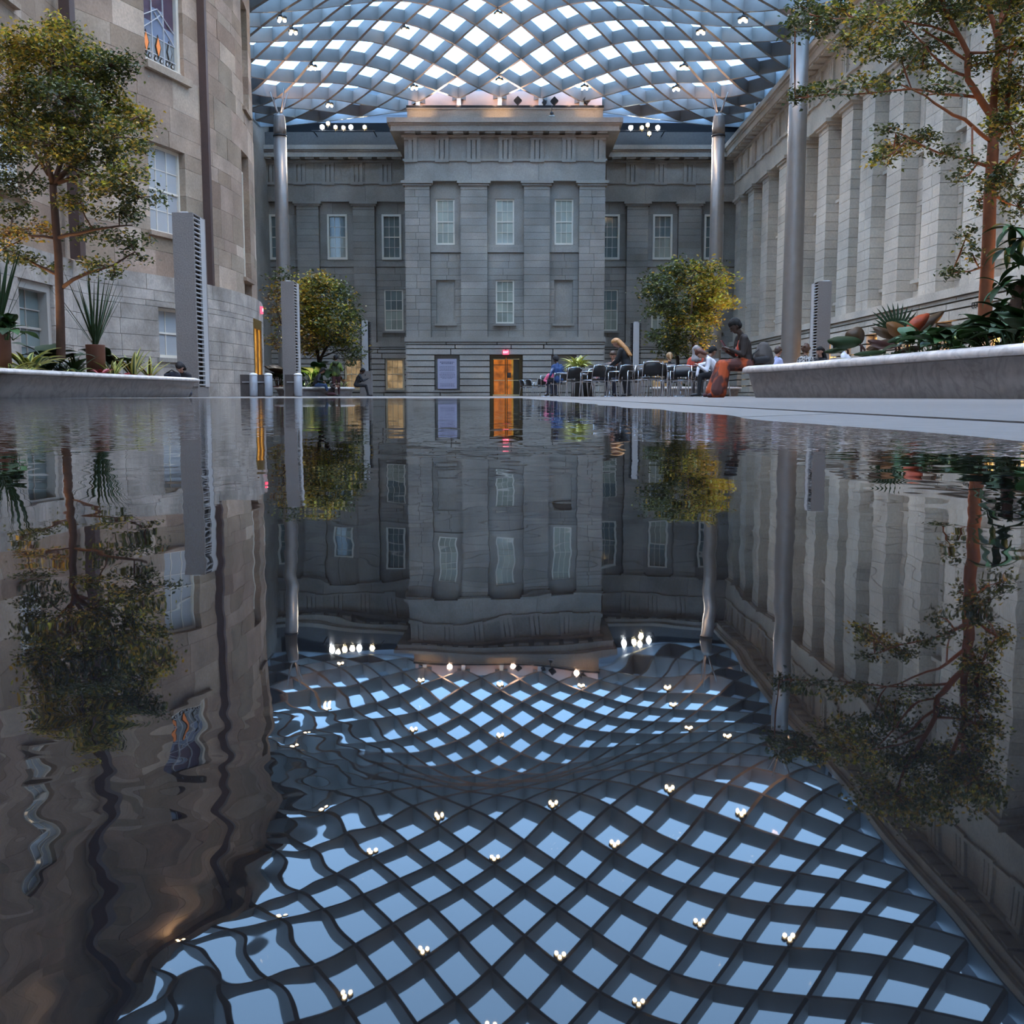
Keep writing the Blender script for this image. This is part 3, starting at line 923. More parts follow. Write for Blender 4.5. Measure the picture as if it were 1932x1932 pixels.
exit_sign((mid - .02, 61.88, 2.60), (0, 0, 0), 'small red exit sign above the glowing pavilion doors')
M['board'] = plain('lavender_grey_board', (.44, .41, .52), .5)
M['board_ink'] = plain('board_print', (.10, .09, .14), .6)
sb = empty('sign_board', (-3.88, 61.86, 0), 0, 'lavender grey notice board with rows of small print in a stone niche', 'sign board')
box('board', -.57, .57, -.02, .04, .44, 2.22, M['board'], sb)
for z, hw in ((2.02, .43), (1.94, .34), (1.76, .46), (1.68, .47), (1.60, .45), (1.52, .47), (1.38, .45), (1.30, .47), (1.22, .46), (1.14, .47), (1.06, .30), (.74, .44), (.66, .40), (.60, .44)):
    rr = random.Random(int(z * 100))
    bm = bmesh.new()
    x = -hw
    while x < hw:                       # blurred rows of words, too small to read
        w = rr.uniform(.04, .13)
        bm_box(bm, x, min(hw, x + w), -.024, -.02, z - (.022 if z > 1.9 else .011), z + (.022 if z > 1.9 else .011))
        x += w + .025
    obj_bm('print_row', bm, M['board_ink'], sb)
lt = text('wall_lettering', 'COURT', .27, M['black'], (14.37, 32.1, at(1840, 575, 32.1).z), (R(90), 0, R(-90)))
tag(lt, 'black capital letters on the pale marble belt beside the red tree trunk', 'lettering')
d3 = empty('door_3', kind='structure', label='warm lit bronze doorway in the marble wall behind the palm', cat='door')
fr.box('door_frame', 27.0, 29.4, -.3, .12, 2.15, 2.9, M['bronze'], d3)
fr.box('door_pane', 27.1, 29.3, -.2, .09, .02, 2.15, M['pane_lit'], d3)
exit_sign((14.2, 27.7, 2.62), (0, 0, R(-90)), 'small red exit sign behind the palm on the marble wall')

# ------------------------------------------------------------------ roof: undulating lattice of deep fins with glass between
roof = empty('ceiling', kind='structure', label='undulating glass roof on a diagonal lattice of deep grey fins', cat='roof')
XC, YA, HA = -.73, 61.0, 1.22
PROF = [(-14, 18.0), (-8, 20.5), (-2, 20.0), (4, 17.9), (7, 18.4), (12, 20.8), (20, 22.6), (28, 22.2), (33, 21.0), (37, 19.4), (40, 18.2), (42, 17.7), (44, 17.8),
        (47, 18.6), (50, 19.7), (53, 20.4), (56.1, 20.15), (58.6, 19.25), (61, 18.25), (62.2, 17.9), (63.4, 17.7), (64.7, 17.6), (70, 17)]
def prof(y):
    for i in range(len(PROF) - 1):
        if PROF[i][0] <= y <= PROF[i + 1][0]:
            p0, p1 = PROF[max(0, i - 1)], PROF[i]
            p2, p3 = PROF[i + 1], PROF[min(len(PROF) - 1, i + 2)]
            t = (y - p1[0]) / (p2[0] - p1[0])
            m1 = (p2[1] - p0[1]) / max(.1, p2[0] - p0[0]) * (p2[0] - p1[0])
            m2 = (p3[1] - p1[1]) / max(.1, p3[0] - p1[0]) * (p2[0] - p1[0])
            return (2 * t**3 - 3 * t**2 + 1) * p1[1] + (t**3 - 2 * t**2 + t) * m1 + (-2 * t**3 + 3 * t**2) * p2[1] + (t**3 - t**2) * m2
    return 17
COLS = [(11.3, 42.0), (11.3, 58.0), (-12.7, 42.0), (-12.7, 58.0), (11.3, 10.0), (-9.6, 10.0)]
def zroof(x, y):
    u = abs(x - XC)
    g = .5 + .5 * math.cos(math.pi * min(1, u / 15.2))
    e = 16.35
    z = e + (prof(y) - e) * g ** .85
    for cx, cy in COLS:
        z -= .45 * math.exp(-((x - cx) ** 2 + (y - cy) ** 2) / 9.0)
    return z
FD, FT = .66, .05
IM, JLO, JHI = 12, -58, 3
inb = lambda i, j: abs(i) <= IM and JLO <= j <= JHI
def node(i, j):
    x, y = XC + HA * i, YA + HA * j
    return Vector((x, y, zroof(x, y)))
def beam(path):
    """one continuous fin following the lattice diagonal"""
    pts = []
    for (i, j), (i2, j2) in zip(path, path[1:]):
        for k in range(2):
            t = k / 2
            x, y = XC + HA * (i + (i2 - i) * t), YA + HA * (j + (j2 - j) * t)
            pts.append(Vector((x, y, zroof(x, y))))
    pts.append(node(*path[-1]))
    d = (pts[-1] - pts[0]); d.z = 0; d.normalize()
    n = Vector((-d.y, d.x, 0))
    vs, fs = [], []
    for p in pts:
        vs += [p + n * FT * 1.5, p - n * FT * 1.5, p - n * FT + Vector((0, 0, FD)), p + n * FT + Vector((0, 0, FD))]
    for k in range(len(pts) - 1):
        b = 4 * k
        fs += [(b + q, b + (q + 1) % 4, b + 4 + (q + 1) % 4, b + 4 + q) for q in range(4)]
    fs += [(3, 2, 1, 0), tuple(len(vs) - 4 + q for q in range(4))]
    return obj_py('beam', vs, fs, M['beam'], roof)
for sgn in (1, -1):
    for c in range(-90, 90):
        if c % 2: continue
        path = [(i, sgn * i + c) for i in range(-IM, IM + 1) if inb(i, sgn * i + c)]
        if len(path) > 1: beam(path)
pv, pf = [], []
for j in range(JLO, JHI):
    for i in range(-IM, IM):
        if (i + j) % 2: continue
        q = [(i, j), (i + 1, j + 1), (i, j + 2), (i - 1, j + 1)]
        if not all(inb(*k) for k in q): continue
        solid = abs(i) >= 11 or (j >= 1 and abs(i) > 6)
        vs = [node(*k) + Vector((0, 0, FD - .04)) for k in q]
        y = vs[0].y
        if y > 43.5:
            th = [v + Vector((0, 0, .03)) for v in vs]
            obj_py('glass_pane', vs + th, [(3, 2, 1, 0), (4, 5, 6, 7), (0, 1, 5, 4), (1, 2, 6, 5), (2, 3, 7, 6), (3, 0, 4, 7)], M['roof_panel' if solid else 'roof_glass'], roof).name = 'roof_panel' if solid else 'glass_pane'
        else:
            b = len(pv); pv += vs; pf.append((b, b + 1, b + 2, b + 3))
tag(obj_py('glass_panes_beyond_view', pv, pf, M['roof_glass'], roof), kind='stuff')
# rim beams
def rim(pts, name='edge_beam'):
    vs, fs = [], []
    for p in pts: vs += [p + Vector((0, 0, -.06)), p + Vector((0, 0, FD))]
    for k in range(len(pts) - 1): fs.append((2 * k, 2 * k + 1, 2 * k + 3, 2 * k + 2))
    o = obj_py(name, vs, fs, M['edge'], roof)
    s = o.modifiers.new('thickness', 'SOLIDIFY'); s.thickness = .14; s.offset = 0
    return o
xa, xb, ya, yb = XC - HA * IM, XC + HA * IM, YA + HA * JLO, YA + HA * JHI
lin = lambda a, b, n: [a + (b - a) * k / n for k in range(n + 1)]
rim([Vector((x, yb, zroof(x, yb))) for x in lin(xa, xb, 40)])
rim([Vector((xa, y, zroof(xa, y))) for y in lin(ya, yb, 80)])
rim([Vector((xb, y, zroof(xb, y))) for y in lin(ya, yb, 80)])
# strip of roof between the lattice and the cornices
box('gutter_deck', xb, 17.0, ya, 70, 17.6, 17.65, M['roof_panel'], roof)
box('gutter_deck', -17.0, xa, ya, 70, 17.9, 17.95, M['roof_panel'], roof)
box('gutter_deck', -17.0, 17.0, yb + .05, 71, 18.55, 18.6, M['roof_panel'], roof)
# short posts carrying the lattice on the attic
for i in range(-4, 5, 2):
    p = node(i, 3) if (i + 3) % 2 == 0 else node(i, 2)
    x = XC + HA * i
    z = zroof(x, 63.6)
    bm = bmesh.new(); bm_box(bm, x - .13, x + .13, 63.35, 63.55, 16.97, z + .35)
    obj_bm('attic_post', bm, M['edge'], roof)

# ------------------------------------------------------------------ roof columns
CL = ['brushed steel roof column behind the marble planter, nearest the viewer', 'distant steel roof column beside the yellow-lit tree', 'steel roof column hidden behind the sandstone bow',
      'distant steel roof column behind the slatted pylon and orange-green tree', 'steel roof column past the marble planter', 'steel roof column past the leafy tree']
for (cx, cy), lab in [(COLS[k], CL[k]) for k in (0, 1, 3)]:
    c = empty('roof_column', (cx, cy, 0), 0, lab, 'column', 'steel roof columns')
    lathe('shaft', [(.40, 0), (.40, .02), (.385, 5), (.365, 10), (.345, 14.1)], M['column'], c, 32)
    lathe('collar', [(.36, 14.1), (.375, 14.12), (.375, 14.18), (.35, 14.2)], M['black'], c, 32)
    lathe('column_head', [(.345, 14.2), (.34, 14.6), (.30, 15.15), (.22, 15.3)], M['column'], c, 32)
    zt = zroof(cx, cy)
    for k in range(4):
        a = R(45 + 90 * k)
        ex, ey = cx + .55 * math.cos(a), cy + .55 * math.sin(a)
        bm = bmesh.new()
        bm_tube(bm, [(0, 0, 15.2), (.2 * math.cos(a), .2 * math.sin(a), 15.5), (ex - cx, ey - cy, zroof(ex, ey) + .05)], [.055, .04, .03], 8)
        obj_bm('fork_arm', bm, M['column'], c)
    l = lamp('SPOT', 'added_fin_uplight', (0, 0, 15.0), 0, (1, .60, .40), .2, None, 160, .5)  # added lamp with no fixture, warms the roof fins from below
    l.data.energy = 420; l.rotation_euler = (R(180), R(25 if cx < 0 else -25), 0); l.location = (.9 if cx < 0 else -.9, -.6, 14.6); l.parent = c

# ------------------------------------------------------------------ lamps at the lattice nodes
M['bulb'] = plain('warm_lamp_glow', (1, .8, .55), .4, emit=(1, .74, .42), estr=60)
M['bulb_white'] = plain('white_lamp_glow', (1, 1, 1), .4, emit=(.92, .97, 1), estr=90)
M['bulb_gold'] = plain('gold_lamp_glow', (1, .8, .55), .4, emit=(1, .72, .30), estr=70)
for k in ('bulb', 'bulb_white', 'bulb_gold'):
    M[k].cycles.emission_sampling = 'NONE'
def blob_mesh(name, rad, mat):
    bm = bmesh.new()
    bmesh.ops.create_icosphere(bm, subdivisions=2, radius=rad)
    me = bpy.data.meshes.new(name); bm.to_mesh(me); bm.free(); me.materials.append(mat); me.shade_smooth()
    return me
bulb_me = blob_mesh('bulb', .07, M['bulb'])
bm = bmesh.new(); bm_lathe(bm, [(.10, .02), (.11, .10), (.06, .16)], 10)
can_me = bpy.data.meshes.new('lamp_can'); bm.to_mesh(can_me); bm.free(); can_me.materials.append(M['black'])
LIT = []
want = [(945, 11), (942, 137), (780, 148), (775, 40), (1108, 142), (1300, 100), (595, 100), (1340, 50), (570, 53), (540, 12), (1385, 10), (612, 175), (1272, 172)]
def proj(p):
    u = (p.z - CAM_H) * CP + p.y * SP; zc = p.y * CP - (p.z - CAM_H) * SP
    return 966 + F_PX * p.x / zc, 966 - F_PX * u / zc
SPOT_WORDS = ['at the very top over the middle of the pavilion', 'low over the middle of the pavilion attic', 'low over the pavilion corner on the sandstone bow side', 'high above the pavilion corner on the sandstone bow side',
    'low over the pavilion corner on the marble wall side', 'halfway up between the pavilion and the big steel column', 'halfway up between the pavilion and the sandstone bow', 'high up beside the big steel column by the marble wall', 'high up close to the sandstone bow',
    'topmost beside the edge of the sandstone bow', 'topmost beside the head of the big steel column', 'lowest above the floodlights on the sandstone bow side', 'lowest above the floodlights on the marble wall side']
used = {}
for (wx, wy), wd_ in zip(want, SPOT_WORDS):
    best = min(((math.hypot(proj(node(i, j))[0] - wx, proj(node(i, j))[1] - wy), i, j) for i in range(-11, 12) for j in range(-14, 3) if (i + j) % 2 == 0 and (i, j) not in used))
    used[(best[1], best[2])] = 'warm roof spotlight cluster ' + wd_
MIRRORED = 'cluster of warm roof spotlights seen only mirrored in the water'
for j in range(-48, -14):
    for i in range(-9, 10):
        if i % 4 == 0 and j % 6 == 0 and (i + j) % 2 == 0 and j < -14: used.setdefault((i, j), MIRRORED)
        if i % 4 == 2 and (j + 3) % 6 == 0 and (i + j) % 2 == 0: used.setdefault((i, j), MIRRORED)
        if (i + 2) % 4 == 0 and j % 6 == 2: used.setdefault((i, j), MIRRORED)
for (i, j), lab_ in sorted(used.items()):
    p = node(i, j)
    o = empty('spotlight_cluster', (p.x, p.y, p.z - .34), 0, lab_, 'spotlight', 'spotlights hung from the roof lattice')
    tube('hanger', [(0, 0, .34), (0, 0, .12)], .02, M['black'], o, 6)
    for k in range(3):
        a = 2.1 * k + .4
        b = bpy.data.objects.new('bulb', bulb_me); b.location = (.15 * math.cos(a), .15 * math.sin(a), -.02); link(b, o)
        c = bpy.data.objects.new('lamp_can', can_me); c.location = (.15 * math.cos(a), .15 * math.sin(a), .03); link(c, o)
    l = lamp('SPOT', 'warm_spot', (0, 0, -.15), 420, (1, .74, .46), .12, None, 110, .8)
    l.parent = o
    LIT.append(o)

# floodlights on the wing parapets and fixtures on the attic
def floodlight(p, k, label, group, aim, power):
    o = empty('floodlight', p, 0, label, 'floodlight', group)
    mat = [M['bulb_white'], M['bulb_gold'], M['bulb']][k]
    lathe('yoke', [(.03, -.30), (.03, -.14)], M['black'], o, 8)
    bm = bmesh.new()
    bm_box(bm, -.13, .13, 0, .22, -.13, .13)
    obj_bm('housing', bm, M['black'], o)
    b = bpy.data.objects.new('lens', blob_mesh('lens', .14 if k == 0 else .11, mat)); b.location = (0, -.06, 0); b.scale = (1, .5, 1); link(b, o)
    if power:
        l = lamp('SPOT', 'flood_spot', (0, -.25, 0), power, [(.9, .96, 1), (1, .78, .45), (1, .85, .62)][k], .15, None, 90, .7)
        l.rotation_euler = (Vector(aim) - Vector(p)).to_track_quat('-Z', 'Y').to_euler()
        l.parent = o
    return o
FL = [(608, 240, 0), (619, 233, 2), (633, 240, 1), (648, 241, 2), (662, 240, 0), (688, 240, 1)]
ORD = ['first', 'second', 'third', 'fourth', 'fifth', 'sixth']
for n_, (px, py, k) in enumerate(FL):
    p = at(px, py, 66.6)
    floodlight(p, k, '%s floodlight from the steel column, in the parapet row on the sandstone bow side' % ORD[n_], 'floodlights on the bow side parapet', (p.x * .4, 40, 0), 900 if k == 0 else 350)
MW = ['white floodlight nearest the pavilion', 'golden floodlight second from the pavilion', 'small upper floodlight in the middle', 'lowest hung golden floodlight', 'white floodlight farthest from the pavilion']
for n_, (px, py, k) in enumerate([(1190, 241, 0), (1211, 241, 1), (1222, 236, 2), (1225, 252, 1), (1241, 241, 0)]):
    p = at(px, py, 66.6)
    floodlight(p, k, MW[n_] + ' in the cluster on the marble wall side', 'floodlights on the marble side parapet', (p.x * .4, 40, 0), 900 if k == 0 else 350)
rail = bmesh.new()
for x0, x1 in ((-12.5, -8.5), (6.5, 9.6)): bm_box(rail, x0, x1, 66.85, 66.95, 16.45, 16.5)
M_rail = None
rail.free()
for x0, x1, nm in ((-12.6, -8.6, 'sandstone bow'), (6.6, 9.7, 'marble wall')):
    o = empty('lighting_rail', ((x0 + x1) / 2, 66.9, 16.86), 0, 'thin black rail carrying the floodlights on the %s side' % nm, 'rail')
    h = (x1 - x0) / 2
    box('rail_bar', -h, h, -.3, -.25, -.30, -.26, M['black'], o)
    for s in (-h + .1, h - .1): box('rail_foot', s - .03, s + .03, -.3, 1.2, -.30, -.26, M['black'], o)
FX = [(977, 190, 'widest black roof fixture on the attic nearest the middle', .17), (1027, 194, 'smallest black roof fixture on the attic', .10), (1046, 191, 'black roof fixture on the attic beside the smallest one', .17), (1107, 189, 'black roof fixture at the end of the attic', .17)]
for px, py, lab, s in FX:
    p = at(px, py, 63.3)
    o = empty('uplight', (p.x, 63.3, 17.10), 0, lab, 'spotlight')
    h = max(.2, p.z - 17.1)
    tube('stem', [(0, 0, 0), (0, 0, h)], .025, M['black'], o, 6)
    hd = box('lamp_head', -s, s, -.16, .16, h - s, h + s, M['black'], o); hd.rotation_euler = (0, R(45), 0)
p = at(1041, 214, 62.6)
o = empty('hanging_lantern', p, 0, 'little black lamp with a pale rim hanging before the attic stone', 'lamp')
tube('stem', [(0, 0, .45), (0, 0, .08)], .02, M['black'], o, 6)
lathe('lamp_body', [(.02, .12), (.10, .05), (.11, -.06), (.04, -.1)], M['black'], o, 10)
lathe('lamp_rim', [(.04, -.1), (.19, -.14), (.19, -.16)], M['white_cap'], o, 12)
tube('bracket', [(0, 0, .45), (0, .6, .45)], .02, M['black'], o, 6)
# warm glow of the attic uplights
for x, e in ((-5.4, 150), (-.8, 170), (4.6, 110)):
    lamp('SPOT', 'attic_glow', (x, 61.5, 16.15), e * .8, (1, .58, .24), .08, (x, 64, 16.9), 75, .9)
for x in (-4, 0, 4):
    lamp('SPOT', 'attic_uplight', (x, 62.9, 17.2), 800, (1, .62, .44), .15, (x * 1.2, 56, 21), 120, .8)
for x in (-5.4, -3.2, -1, 1.2, 3.4, 5.0):
    lamp('SPOT', 'attic_wash', (x, 62.75, 17.2), 34, (1, .62, .46), .1, (x, 63.7, 17.75), 130, .8)
# fixtures along the marble cornice
for i, (px, py) in enumerate([(1530, 122), (1545, 105), (1583, 55), (1443, 195)]):
    Y = [48, 46.5, 43, 60][i]
    o = empty('cornice_fixture', (14.0, Y, 16.1), 0, ['middle', 'upper', 'topmost', 'lowest'][i] + ' of the black fixtures along the marble cornice gutter', 'spotlight')
    tube('stem', [(0, 0, 0), (0, 0, .3)], .03, M['black'], o, 6)
    box('lamp_head', -.2, .2, -.22, .22, .25, .6, M['black'], o)
    l = lamp('SPOT', 'cornice_spot', (-.25, 0, .5), 200, (1, .62, .38), .12, None, 100, .8)
    l.rotation_euler = Vector((-1, 0, .35)).to_track_quat('-Z', 'Y').to_euler()
    l.parent = o
# ------------------------------------------------------------------ slatted stone pylons
TH = 3.75
def pylon_wide(cx, cy, side, label):
    """broad smooth face to the viewer, slatted strip and thin edge on the side towards the court"""
    t = empty('slatted_pylon', (cx, cy, 0), 0, label, 'pylon', 'slatted stone pylons')
    W, D = .43, .80
    s = side
    bm = bmesh.new(); bm_box(bm, -W / 2, W / 2, 0, .06, .22, TH); obj_bm('front_slab', bm, M['tower'], t)
    bm = bmesh.new(); bm_box(bm, -W / 2 if s > 0 else W / 2 - .06, -W / 2 + .06 if s > 0 else W / 2, .06, D, .22, TH); obj_bm('side_slab', bm, M['tower'], t)
    bm = bmesh.new(); bm_box(bm, -W / 2, W / 2, D, D + .06, .22, TH); obj_bm('back_slab', bm, M['tower'], t)
    x0, x1 = sorted((s * W / 2, s * (W / 2 - .05)))
    bm = bmesh.new(); bm_box(bm, x0, x1, .50, D, .22, TH); obj_bm('edge_strip', bm, M['tower_edge'], t)
    x2, x3 = sorted((s * (W / 2 - .20), s * (W / 2 - .07)))
    bm = bmesh.new(); bm_box(bm, x2, x3, .06, .50, .22, TH - .02); obj_bm('dark_recess', bm, M['dark_void'], t)
    me = None
    n = 37
    for k in range(n):
        z = .26 + (TH - .32) * k / (n - 1)
        if me is None:
            bm = bmesh.new()
            a, b = sorted((s * (W / 2 - .07), s * (W / 2 - .005)))
            bm_box(bm, a, b, .06, .50, -.012, .012)
            o = obj_bm('slat', bm, M['tower_edge'], t); me = o.data
        else:
            o = link(bpy.data.objects.new('slat', me), t)
        o.location = (0, 0, z)
    bm = bmesh.new(); bm_box(bm, -W / 2 + .02, W / 2 - .02, .02, D, 0, .22); obj_bm('plinth', bm, M['tower'], t)
    bm = bmesh.new(); bm_box(bm, -W / 2, W / 2, 0, D + .06, TH, TH + .02); obj_bm('cap', bm, M['tower'], t)
    bm = bmesh.new(); bm_box(bm, -.06 if s > 0 else -.02, .08 if s > 0 else .16, .05, .3, TH + .02, TH + .05); obj_bm('top_light', bm, M['white_cap'], t)
    return t
def pylon_slim(cx, cy, label):
    """slim smooth face with slats either side, on a broader plinth"""
    t = empty('slatted_pylon', (cx, cy, 0), 0, label, 'pylon', 'slatted stone pylons')
    bm = bmesh.new(); bm_box(bm, -.15, .15, 0, .55, 1.25, TH)
    bmesh.ops.bevel(bm, geom=[e for e in bm.edges if abs(e.verts[0].co.z - TH) < .01 and abs(e.verts[1].co.z - TH) < .01], offset=.05, segments=2, affect='EDGES')
    obj_bm('middle_slab', bm, M['tower_edge'], t)
    bm = bmesh.new(); bm_box(bm, -.17, .17, .12, .5, 1.25, TH - .06); obj_bm('dark_recess', bm, M['dark_void'], t)
    me = None
    n = 32
    for k in range(n):
        z = 1.30 + (TH - .10 - 1.30) * k / (n - 1)
        for s in (-1, 1):
            if me is None:
                bm = bmesh.new(); bm_box(bm, 0, .11, .08, .48, -.016, .016)
                o = obj_bm('slat', bm, M['black'], t); me = o.data
            else:
                o = link(bpy.data.objects.new('slat', me), t)
            o.location = (.15 if s > 0 else -.26, 0, z)
    bm = bmesh.new(); bm_box(bm, -.28, .28, -.02, .6, 0, 1.25); obj_bm('plinth', bm, M['tower'], t)
    bm = bmesh.new(); bm_lathe(bm, [(.03, -.01), (.03, .01)], 10)
    o = obj_bm('plinth_socket', bm, M['black'], t); o.rotation_euler = (R(90), 0, 0); o.location = (.0, -.025, 1.05)
    return t
def px2x(px, Y): return (px - 966) / F_PX * Y * CP
pylon_wide(px2x(356, 21.6), 21.6, 1, 'tallest looking slatted stone pylon, in front of the sandstone bow')
pylon_wide(px2x(547, 34.3), 34.3, 1, 'slatted stone pylon behind the steel bins')
pylon_wide(px2x(1550, 34.3), 34.3, -1, 'slatted stone pylon by the marble wall, behind the steel column')
pylon_slim(px2x(690, 51.5), 51.5, 'slim slatted pylon standing before the pavilion corner, beside a sitter')
pylon_slim(px2x(1199, 52.5), 52.5, 'slim slatted pylon behind the woman with long pale hair')

# ------------------------------------------------------------------ marble planters
def marble(name, base, vein, rough):
    m, nt, b = new_mat(name)
    N, L = nt.nodes.new, nt.links.new
    g = N('ShaderNodeNewGeometry')
    n = N('ShaderNodeTexNoise'); n.inputs['Scale'].default_value = 1.6; n.inputs['Detail'].default_value = 8; n.inputs['Distortion'].default_value = 1.6
    L(g.outputs['Position'], n.inputs['Vector'])
    w = N('ShaderNodeValToRGB')
    e = w.color_ramp.elements
    e[0].position = .46; e[0].color = (*base, 1); e[1].position = .54; e[1].color = (*base, 1)
    k = e.new(.5); k.color = (*vein, 1)
    L(n.outputs['Fac'], w.inputs['Fac'])
    n2 = N('ShaderNodeTexNoise'); n2.inputs['Scale'].default_value = 9; n2.inputs['Detail'].default_value = 5
    L(g.outputs['Position'], n2.inputs['Vector'])
    r_ = N('ShaderNodeMapRange'); r_.inputs['From Min'].default_value = .3; r_.inputs['From Max'].default_value = .7; r_.inputs['To Min'].default_value = .82; r_.inputs['To Max'].default_value = 1.12
    L(n2.outputs['Fac'], r_.inputs['Value'])
    v = N('ShaderNodeVectorMath'); v.operation = 'SCALE'
    L(w.outputs['Color'], v.inputs[0]); L(r_.outputs[0], v.inputs['Scale']); L(v.outputs[0], b.inputs['Base Color'])
    b.inputs['Roughness'].default_value = rough
    return m
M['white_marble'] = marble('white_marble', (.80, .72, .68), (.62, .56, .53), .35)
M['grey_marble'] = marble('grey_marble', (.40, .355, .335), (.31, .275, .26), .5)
def planter(label, pts, H, cap=.11, inset=.13):
    """bench-height planter: grey marble sides, rounded white marble lip, soil"""
    n0 = len(pts)
    sm = []
    for i in range(n0):                      # closed Catmull-Rom outline
        p0, p1, p2, p3 = (Vector(pts[(i + k) % n0]) for k in (-1, 0, 1, 2))
        for s in range(8):
            t = s / 8
            sm.append(.5 * ((2 * p1) + (p2 - p0) * t + (2 * p0 - 5 * p1 + 4 * p2 - p3) * t * t + (3 * p1 - p0 - 3 * p2 + p3) * t ** 3))
    n = len(sm)
    area = sum(sm[i].x * sm[(i + 1) % n].y - sm[(i + 1) % n].x * sm[i].y for i in range(n))
    if area < 0: sm.reverse()
    nor = []
    for i in range(n):
        d = (sm[(i + 1) % n] - sm[i - 1]).normalized()
        nor.append(Vector((d.y, -d.x)))
    t = empty('planter', (0, 0, 0), 0, label, 'planter')
    def shell(name, prof, mat, close=False):
        vs, fs = [], []
        for off, z in prof:
            vs += [(sm[i].x + nor[i].x * off, sm[i].y + nor[i].y * off, z) for i in range(n)]
        for k in range(len(prof) - 1):
            for i in range(n):
                fs.append((k * n + i, k * n + (i + 1) % n, (k + 1) * n + (i + 1) % n, (k + 1) * n + i))
        if close: fs.append(tuple((len(prof) - 1) * n + i for i in range(n)))
        return obj_py(name, vs, fs, mat, t, smooth=True)
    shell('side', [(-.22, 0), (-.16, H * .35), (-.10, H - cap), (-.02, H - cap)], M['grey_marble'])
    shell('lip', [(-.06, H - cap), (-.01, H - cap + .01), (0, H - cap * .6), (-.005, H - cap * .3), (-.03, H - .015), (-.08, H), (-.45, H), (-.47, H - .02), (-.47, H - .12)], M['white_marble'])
    shell('soil', [(-.46, H - .06), (-.6, H - .05)], M['soil'], True)
    return t
planter('long marble planter carrying the red-barked tree and the sitter in orange', [(3.72, 16.7), (3.95, 15.2), (4.22, 12.4), (4.55, 9.1), (5.2, 5.5), (7.5, 4.6), (10, 6.5), (10.6, 12), (9.2, 16.4), (6.6, 17.6), (4.6, 17.5)], .50, cap=.115)
planter('long marble planter below the leafy tree, before the sandstone wall', [(-5.85, 19.2), (-5.95, 16.5), (-6.02, 13.5), (-6.15, 10.5), (-6.9, 8.2), (-9.2, 8.0), (-10.9, 11), (-11.0, 16), (-9.6, 19.6), (-7.4, 20.1), (-6.3, 20.0)], .36, cap=.075)
planter('distant low marble planter below the orange-green tree', [(-7.3, 46.6), (-8.6, 45.9), (-10.0, 45.9), (-10.8, 46.8), (-10.9, 49), (-10.2, 51), (-8.8, 50.6), (-7.5, 48.8)], .42, cap=.11)
planter('distant marble planter below the yellow-lit tree, behind the chairs', [(6.6, 45.4), (8.0, 44.8), (10.0, 45.6), (10.4, 48), (9.0, 50.0), (7.0, 49.0), (6.3, 47.2)], .42, cap=.11)

# ------------------------------------------------------------------ trees
def leaf_mat(name, col, trans=.35):
    m = bpy.data.materials.new(name)
    m.use_nodes = True
    nt = m.node_tree
    b = nt.nodes['Principled BSDF']
    N, L = nt.nodes.new, nt.links.new
    g = N('ShaderNodeNewGeometry')
    n = N('ShaderNodeTexNoise'); n.inputs['Scale'].default_value = 5
    L(g.outputs['Position'], n.inputs['Vector'])
    r_ = N('ShaderNodeMapRange'); r_.inputs['From Min'].default_value = .25; r_.inputs['From Max'].default_value = .75
    r_.inputs['To Min'].default_value = .45; r_.inputs['To Max'].default_value = 1.6
    L(n.outputs['Fac'], r_.inputs['Value'])
    v = N('ShaderNodeVectorMath'); v.operation = 'SCALE'; v.inputs[0].default_value = col
    L(r_.outputs[0], v.inputs['Scale']); L(v.outputs[0], b.inputs['Base Color'])
    b.inputs['Roughness'].default_value = .38
    b.inputs['Specular IOR Level'].default_value = .5
    tr = N('ShaderNodeBsdfTranslucent'); L(v.outputs[0], tr.inputs['Color'])
    mx = N('ShaderNodeMixShader'); mx.inputs[0].default_value = trans
    out = nt.nodes['Material Output']
    L(b.outputs[0], mx.inputs[1]); L(tr.outputs[0], mx.inputs[2]); L(mx.outputs[0], out.inputs['Surface'])
    return m
M['leaf_green'] = leaf_mat('green_leaf', (.13, .14, .025))
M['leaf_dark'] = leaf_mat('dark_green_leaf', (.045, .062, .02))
M['leaf_lit_gold'] = leaf_mat('gold_lit_leaf', (.50, .31, .04))  # golden lamp light put into the leaf colour
M['leaf_lit_lime'] = leaf_mat('lime_lit_leaf', (.50, .46, .04))  # yellow of the lamp-lit crown sides, put into the leaf colour
M['leaf_rust'] = leaf_mat('rust_leaf', (.20, .10, .03))
M['bark'] = plain('brown_bark', (.10, .05, .032), .85, var=.35, scale=12)
M['bark_red'] = plain('red_brown_bark', (.25, .078, .03), .8, var=.45, scale=10)
M['bark_dark'] = plain('dark_bark', (.028, .019, .014), .9, var=.3, scale=12)
LEAVES = ['leaf_green', 'leaf_dark', 'leaf_lit_gold', 'leaf_lit_lime', 'leaf_rust']

